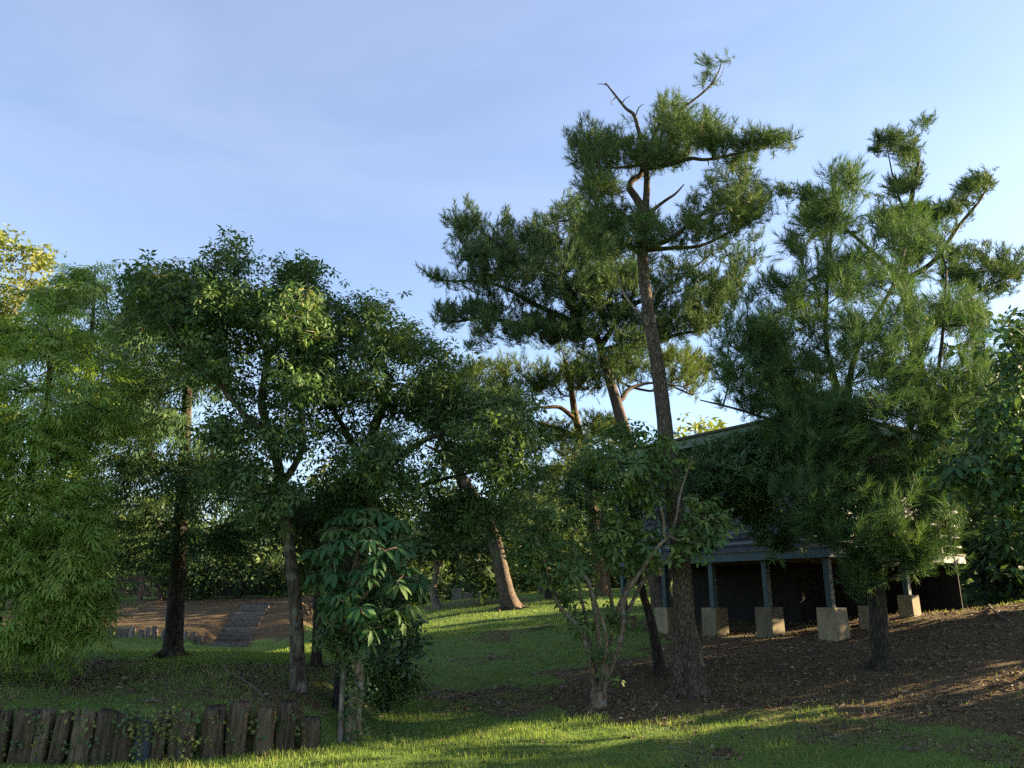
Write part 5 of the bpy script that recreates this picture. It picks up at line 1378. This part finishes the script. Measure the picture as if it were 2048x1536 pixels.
M['wallstone'] = plain_mat('dark_wall_stone', (0.03, 0.032, 0.03), (0.085, 0.085, 0.08), 5, 0.9, bump=0.5, dist=0.04)
pw_ = [at(385, 1213, 41), at(570, 1213, 41)]
gl = [float(ground(p[0], p[1])) for p in pw_]
dw = link('stone_wall', None, loc=(pw_[0][0], 41, gl[0]), label='low dark block wall on the grass above the far steps', cat='wall', kind='thing')
Lw = pw_[1][0] - pw_[0][0]
rr_ = random.Random(3)
for row in range(3):
    xx = -0.3 * (row % 2)
    while xx < Lw:
        w = rr_.uniform(0.5, 0.7)
        zz = gl[0] + (gl[1] - gl[0]) * (xx / Lw) - gl[0]
        link('block', MB().box((xx, -0.15, -0.08 + row * 0.26 + zz), (xx + w - 0.02, 0.15, 0.165 + row * 0.26 + zz), 0.008, rr_).mesh('block', M['wallstone'], 0.012), dw)
        xx += w

M['concrete'] = plain_mat('weathered_concrete', (0.09, 0.088, 0.072), (0.17, 0.16, 0.13), 5, 0.85, bump=0.25)
p = at(932, 1200, 33); g0 = float(ground(p[0], p[1]))
cb = link('concrete_bench', None, loc=(p[0], p[1], g0), label='low pale concrete block and slab at the back of the far lawn', cat='bench')
link('block', MB().box((-0.56, -0.2, -0.1), (-0.12, 0.2, 0.42), .01, rr_).mesh('block', M['concrete'], 0.02), cb)
link('slab', MB().box((-0.11, -0.18, -0.1), (0.6, 0.18, 0.26), .01, rr_).mesh('slab', M['concrete'], 0.02), cb)
p = at(1083, 1190, 31); g0 = float(ground(p[0], p[1]))
bxo = link('concrete_box', None, loc=(p[0], p[1], g0), label='small concrete marker box beside the slanting far trunk', cat='box')
link('body', MB().box((-0.13, -0.12, -0.1), (0.13, 0.12, 0.40), .006, rr_).mesh('body', M['concrete'], 0.015), bxo)
link('cap', MB().box((-0.15, -0.14, 0.402), (0.15, 0.14, 0.46), .004, rr_).mesh('cap', M['concrete'], 0.01), bxo)

# ------------------------------------------------------------------ stilt house
M['teal'] = plain_mat('teal_painted_steel', (0.020, 0.044, 0.050), (0.038, 0.070, 0.075), 4, 0.5, bump=0.05)
M['railing'] = plain_mat('grey_painted_rail', (0.10, 0.125, 0.13), (0.15, 0.175, 0.18), 4, 0.6, bump=0.05)
M['siding'] = plain_mat('blue_grey_siding', (0.042, 0.044, 0.054), (0.085, 0.088, 0.105), 5, 0.6, (0.4, 0.4, 3), 0.1)
M['fascia'] = plain_mat('green_fascia', (0.10, 0.145, 0.10), (0.16, 0.21, 0.155), 4, 0.6, bump=0.05)
M['roof'] = plain_mat('brown_roofing', (0.045, 0.035, 0.03), (0.085, 0.065, 0.055), 9, 0.85)
M['under'] = plain_mat('underfloor_shade_black', (0.008, 0.007, 0.007), (0.018, 0.016, 0.015), 5, 0.9)  # near-black in place of shade, for the added parts below the floor
M['deckwood'] = plain_mat('deck_wood', (0.07, 0.055, 0.045), (0.15, 0.12, 0.095), 8, 0.8, (1, 1, 1))
M['plinth'] = plain_mat('plinth_concrete', (0.14, 0.115, 0.07), (0.27, 0.225, 0.14), 3.5, 0.85, (1, 1, 0.5), 0.3)
m_, nt_, b_ = new_mat('dark_window_glass')
b_.inputs['Base Color'].default_value = (0.02, 0.025, 0.03, 1); b_.inputs['Roughness'].default_value = 0.08
M['glass'] = m_
C0 = at(1675, 1284, 14.85)
ROT = math.atan2(0.577, 0.817)
ca, sa = math.cos(ROT), math.sin(ROT)
def hw(lx, ly):
    return C0[0] + lx * ca - ly * sa, C0[1] + lx * sa + ly * ca
ZD = at(1660, 1113, 14.7)[2]            # underside of the deck beam
house = link('stilt_house', None, loc=(C0[0], C0[1], 0), rot=(0, 0, ROT), label='dark timber house with green eave on steel stilts and concrete plinths', cat='house', kind='thing')
LX, LY = 5.2, 5.85
SPC = 1.40
def hb(name, lo, hi, mat, parent=None, bevel=0.0, top=1.0):
    mb = MB().box((lo[0] , lo[1], lo[2]), (hi[0], hi[1], hi[2]), top=top)
    return link(name, mb.mesh(name, mat, bevel), parent or house)
for ix in range(3):
    for iy in range(5):
        if ix > 0 and iy > 0 and not (ix % 2 == 0 and iy % 2 == 0): continue
        lx, ly = 0.15 + ix * SPC * 0.98, 0.15 + iy * SPC
        wx, wy = hw(lx, ly); g = float(ground(wx, wy))
        s = 0.205 if ix < 2 else 0.16
        hpl = 0.34 if (ix, iy) == (0, 4) else (0.56 if ix == 0 else 0.42)
        pl = hb('plinth', (lx - s, ly - s, g - 0.3), (lx + s, ly + s, g + hpl), M['plinth'], bevel=0.012, top=0.96)
        hb('stilt', (lx - 0.06, ly - 0.06, g + hpl + 0.001), (lx + 0.06, ly + 0.06, ZD), M['teal'], bevel=0.006)
# deck frame
hb('deck_beam', (-0.03, -0.03, ZD), (0.12, LY, ZD + 0.17), M['teal'])
hb('deck_beam', (0.121, -0.031, ZD + 0.001), (LX, 0.12, ZD + 0.171), M['teal'])
hb('ledger_beam', (0.125, LY - 0.14, ZD), (LX, LY, ZD + 0.17), M['teal'])
for k in range(1, 9):
    hb('joist', (0.13, k * 0.7 - 0.03, ZD + 0.02), (LX - 0.02, k * 0.7 + 0.03, ZD + 0.165), M['deckwood'])
nb = 36
for k in range(nb):
    x0_ = -0.06 + k * (LX + 0.06) / nb
    hb('deck_board', (x0_, -0.06, ZD + 0.172), (x0_ + (LX + 0.06) / nb - 0.012, LY, ZD + 0.205), M['deckwood'])
ZF = ZD + 0.205
hb('underfloor_shade_block', (2.4, 2.4, 0.0), (LX - 0.2, LY - 0.15, ZD - 0.01), M['under'])  # added near-black box standing in for the deep shade under the house
for k in range(24):  # added boards at the far end, keeping low sun out from beneath the deck
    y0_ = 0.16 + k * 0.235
    hb('sun_block_board', (LX - 0.06, y0_, 0.4), (LX - 0.03, y0_ + 0.232, ZD - 0.002), M['under'])
# railing along both open sides
for k in range(5):
    hb('rail_post', (0.0, 0.12 + k * SPC - 0.035, ZF), (0.07, 0.12 + k * SPC + 0.035, ZF + 0.92), M['railing'])
for zz in (0.14, 0.36, 0.6):
    hb('rail', (0.015, 0.0, ZF + zz), (0.055, LY, ZF + zz + 0.045), M['railing'])
hb('handrail', (-0.015, -0.02, ZF + 0.921), (0.085, LY, ZF + 0.97), M['railing'])
for k in range(1, 4):
    hb('rail_post', (0.1 + k * SPC - 0.035, 0.0, ZF), (0.1 + k * SPC + 0.035, 0.07, ZF + 0.92), M['railing'])
for zz in (0.14, 0.36, 0.6):
    hb('rail', (0.072, 0.015, ZF + zz), (LX, 0.055, ZF + zz + 0.045), M['railing'])
hb('handrail', (0.086, -0.015, ZF + 0.921), (LX, 0.085, ZF + 0.97), M['railing'])
# walls: inner dark body, lapped boards in front of it
ZE = at(1500, 888, 16.9)[2]             # underside of eave
W0 = 1.0
hb('wall_core', (W0 + 0.05, W0 + 0.05, ZF), (LX - 0.05, LY - 0.05, ZE + 0.3), M['roof'])
rows = int((ZE + 0.1 - ZF) / 0.165)
wins = [(1.9, 2.9, 0.9, 2.0), (4.0, 4.9, 0.0, 2.05)]
for r in range(rows):
    z0 = ZF + 0.01 + r * 0.165; z1 = z0 + 0.158
    segs = [(W0, LY)]
    for a_, b_, c_, d_ in wins:
        if z1 > ZF + c_ and z0 < ZF + d_:
            ns_ = []
            for s0, s1 in segs:
                if b_ <= s0 or a_ >= s1: ns_.append((s0, s1)); continue
                if a_ > s0: ns_.append((s0, a_))
                if b_ < s1: ns_.append((b_, s1))
            segs = ns_
    for s0, s1 in segs:
        mb = MB(); mb.v = [(W0 - 0.005, s0, z0), (W0 + 0.049, s0, z0), (W0 + 0.049, s1, z0), (W0 - 0.005, s1, z0), (W0 + 0.022, s0, z1), (W0 + 0.049, s0, z1), (W0 + 0.049, s1, z1), (W0 + 0.022, s1, z1)]
        mb.f = [(0, 3, 2, 1), (4, 5, 6, 7), (0, 1, 5, 4), (1, 2, 6, 5), (2, 3, 7, 6), (3, 0, 4, 7)]
        link('siding_board', mb.mesh('siding_board', M['siding']), house)
    mb = MB(); mb.v = [(W0 + 0.051, W0 - 0.005, z0), (LX, W0 - 0.005, z0), (LX, W0 + 0.049, z0), (W0 + 0.051, W0 + 0.049, z0), (W0 + 0.051, W0 + 0.022, z1), (LX, W0 + 0.022, z1), (LX, W0 + 0.049, z1), (W0 + 0.051, W0 + 0.049, z1)]
    mb.f = [(0, 3, 2, 1), (4, 5, 6, 7), (0, 1, 5, 4), (1, 2, 6, 5), (2, 3, 7, 6), (3, 0, 4, 7)]
    link('siding_board', mb.mesh('siding_board', M['siding']), house)
for a_, b_, c_, d_ in wins:
    w_ = hb('window' if c_ > 0.1 else 'door', (W0 + 0.03, a_ + 0.06, ZF + c_ + 0.06), (W0 + 0.045, b_ - 0.06, ZF + d_ - 0.06), M['glass'])
    for lo, hi in (((W0 - 0.01, a_, ZF + c_), (W0 + 0.046, a_ + 0.06, ZF + d_)), ((W0 - 0.01, b_ - 0.06, ZF + c_), (W0 + 0.046, b_, ZF + d_)),
                   ((W0 - 0.01, a_ + 0.061, ZF + d_ - 0.06), (W0 + 0.046, b_ - 0.061, ZF + d_)), ((W0 - 0.01, a_ + 0.061, ZF + c_), (W0 + 0.046, b_ - 0.061, ZF + c_ + 0.06))):
        hb('frame', lo, hi, M['teal'], w_)
hb('corner_post', (0.02, 0.02, ZF + 0.971), (0.13, 0.13, ZE), M['teal'])
hb('corner_post', (0.02, LY - 0.14, ZF + 0.971), (0.13, LY - 0.03, ZE), M['teal'])
# roof: fascia and a low hipped slab
hb('fascia', (-0.16, -0.2, ZE), (-0.12, LY + 0.3, ZE + 0.20), M['fascia'])
hb('fascia', (-0.119, -0.2, ZE), (LX + 0.3, -0.16, ZE + 0.20), M['fascia'])
hb('soffit', (-0.118, -0.158, ZE + 0.03), (LX + 0.3, LY + 0.3, ZE + 0.06), M['deckwood'])
mb = MB()
z0 = ZE + 0.203
mb.v = [(-0.22, -0.26, z0), (LX + 0.4, -0.26, z0), (LX + 0.4, LY + 0.36, z0), (-0.22, LY + 0.36, z0),
        (-0.22, -0.26, z0 + 0.05), (LX + 0.4, -0.26, z0 + 0.05), (LX + 0.4, LY + 0.36, z0 + 0.05), (-0.22, LY + 0.36, z0 + 0.05),
        (LX / 2, LY * 0.4, z0 + 0.22), (LX / 2, LY * 0.6, z0 + 0.22)]
mb.f = [(0, 3, 2, 1), (0, 1, 5, 4), (1, 2, 6, 5), (2, 3, 7, 6), (3, 0, 4, 7), (4, 5, 8), (5, 6, 9, 8), (6, 7, 9), (7, 4, 8, 9)]
link('roof', mb.mesh('roof', M['roof']), house)

# ------------------------------------------------------------------ fallen branches
def stick(label, pts, r, mat, seed):
    P = []
    for px, py in pts:
        gx_, gy_ = on_ground(px, py)
        P.append((gx_, gy_, float(ground(gx_, gy_)) + r * 0.8 + 0.03))
    P = catmull(P, 6); base = P[0].copy()
    V, F_ = tube(P, np.linspace(r, r * 0.45, len(P)), 6, np.random.default_rng(seed), 0.1)
    link('fallen_branch', quads_mesh('fallen_branch', V - base, F_, mat), loc=tuple(base), label=label, cat='branch')
stick('long thin grey fallen branch lying down to the near sleeper wall', [(182, 1340), (150, 1378), (140, 1385), (115, 1405), (105, 1412)], 0.010, M['bark_dead'], 1)
stick('thin fallen branch lying in front of the cypress trunk', [(448, 1336), (455, 1350), (480, 1365), (510, 1385), (528, 1405)], 0.012, M['bark_dead'], 2)
stick('pale curved stick lying on the leaf litter at the right', [(1978, 1214), (1988, 1226), (2002, 1238), (2020, 1248)], 0.022, M['bark_dead'], 3)
stick('short dark root lying across the grassy slope', [(1060, 1262), (1080, 1262), (1095, 1258), (1112, 1258)], 0.02, M['bark_dark'], 4)

# small twigs and needles dropped on the litter
rt = np.random.default_rng(88)
Vs, Fs, o = [], [], 0
for k in range(420):
    a = rt.uniform(-0.6, 0.75); r = rt.uniform(8.5, 17)
    x, y = r * math.sin(a), r * math.cos(a)
    if float(litter(np.array([x]), np.array([y]))[0]) < 0.35: continue
    L_ = rt.uniform(0.06, 0.42); b_ = rt.random() * 6.28
    n_ = 4
    P = []
    for t_ in np.linspace(0, 1, n_):
        bb = b_ + 0.5 * math.sin(t_ * 3 + k)
        px_, py_ = x + L_ * t_ * math.cos(bb), y + L_ * t_ * math.sin(bb)
        P.append((px_, py_, float(ground(px_, py_)) + 0.018 + 0.01 * rt.random()))
    V, F_ = tube(P, np.linspace(0.006, 0.003, n_) * rt.uniform(0.7, 1.5), 4)
    Vs.append(V); Fs.append(F_ + o); o += len(V)
link('fallen_twigs', quads_mesh('fallen_twigs', np.concatenate(Vs), np.concatenate(Fs), M['bark_dead']), kind='stuff', label='small dry twigs scattered over the leaf litter', cat='twigs')

# ------------------------------------------------------------------ grass and leaf litter
rq = np.random.default_rng(9)
def blades(n, rmin, rmax, amax, hmean, wmean, three, pwr):
    az = rq.uniform(-amax, amax, n)
    u = rq.random(n)
    r = (rmin ** pwr + u * (rmax ** pwr - rmin ** pwr)) ** (1 / pwr)
    x = r * np.sin(az); y = r * np.cos(az)
    lm = litter(x, y)
    patch = np.clip(0.5 + 0.55 * noise2(x * 1.7, y * 1.7, 21) + 0.35 * noise2(x * 5.3, y * 5.3, 23), 0, 1.3)
    keep = rq.random(n) > np.clip(lm * 1.10 - 0.05, 0, 0.95)
    keep &= ~((y > pal_front(x) - 0.10) & (y < pal_front(x) + 0.12) & (x < -2.05))
    x, y, lm, patch = x[keep], y[keep], lm[keep], patch[keep]
    n = len(x); z = ground(x, y)
    h = hmean * rq.lognormal(0, 0.32, n) * (0.55 + 0.85 * patch) * (1 - 0.2 * lm)
    a = rq.random(n) * 6.283; w = wmean * rq.uniform(0.7, 1.3, n)
    ln = rq.uniform(0.1, 0.75, n) * h; la = rq.random(n) * 6.283
    bx, by = np.cos(a) * w / 2, np.sin(a) * w / 2
    lx, ly = np.cos(la) * ln, np.sin(la) * ln
    R_ = np.clip(rq.random(n) * 0.55 + 0.35 * patch + 0.25 * lm, 0, 1)
    P0 = np.c_[x - bx, y - by, z - 0.01]; P1 = np.c_[x + bx, y + by, z - 0.01]
    tip = np.c_[x + lx, y + ly, z + h * 0.92]
    if three:
        m0 = np.c_[x - bx * .75 + lx * .35, y - by * .75 + ly * .35, z + h * .58]; m1 = np.c_[x + bx * .75 + lx * .35, y + by * .75 + ly * .35, z + h * .58]
        V = np.stack([P0, P1, m0, m1, tip], 1).reshape(-1, 3)
        f = np.array([(0, 1, 3), (0, 3, 2), (2, 3, 4)])
        F_ = (f[None] + (np.arange(n) * 5)[:, None, None]).reshape(-1, 3)
        return V, F_, np.repeat(R_, 5)
    V = np.stack([P0, P1, tip], 1).reshape(-1, 3)
    return V, np.arange(3 * n).reshape(-1, 3), np.repeat(R_, 3)
parts = [blades(80000, 6.8, 12.5, 0.72, 0.048, 0.008, True, 1.4), blades(115000, 11.5, 22, 0.66, 0.05, 0.012, False, 1.3), blades(80000, 20, 38, 0.62, 0.055, 0.022, False, 1.3)]
V = np.concatenate([p[0] for p in parts]); R_ = np.concatenate([p[2] for p in parts])
o = 0; Fl = []
for p in parts:
    Fl.append(p[1] + o); o += len(p[0])
link('grass', mesh_np('grass', V, np.concatenate(Fl), M['grass'], rnd=R_), kind='stuff', label='short uneven lawn grass over the slope', cat='grass')

n = 85000
az = rq.uniform(-0.2, 0.8, n); r = rq.uniform(7.2, 22, n)
half = rq.random(n) < 0.3
az[half] = rq.uniform(-0.72, 0.0, half.sum()); r[half] = rq.uniform(8.5, 14, half.sum())
x, y = r * np.sin(az), r * np.cos(az)
keep = rq.random(n) < np.clip(litter(x, y) * 1.1 - 0.12, 0.02, 1) * np.clip(0.55 + 0.7 * noise2(x * 2.7, y * 2.7, 41), 0.12, 1)
x, y = x[keep], y[keep]
keep = ~((y > pal_front(x) - 0.10) & (y < pal_front(x) + 0.12) & (x < -2.05))
x, y = x[keep], y[keep]
n = len(x)
tl = [blade(0.085, 0.035, 0.25, 0.3), blade(0.06, 0.04, -0.2, 0.2), blade(0.11, 0.016, 0.1, 0.25)]
d = rq.normal(0, 1, (n, 3)); d[:, 2] *= 0.22
V, F_, R_ = scatter(tl, rq, np.c_[x, y, ground(x, y) + rq.uniform(0.004, 0.03, n)], d, rq.normal(0, 0.5, n), rq.uniform(0.6, 1.3, n))
link('leaf_litter', mesh_np('leaf_litter', V, F_, M['litter'], rnd=R_), kind='stuff', label='brown fallen leaves and needles covering the ground', cat='leaf litter')
print('TRIANGLES', TRI[0])
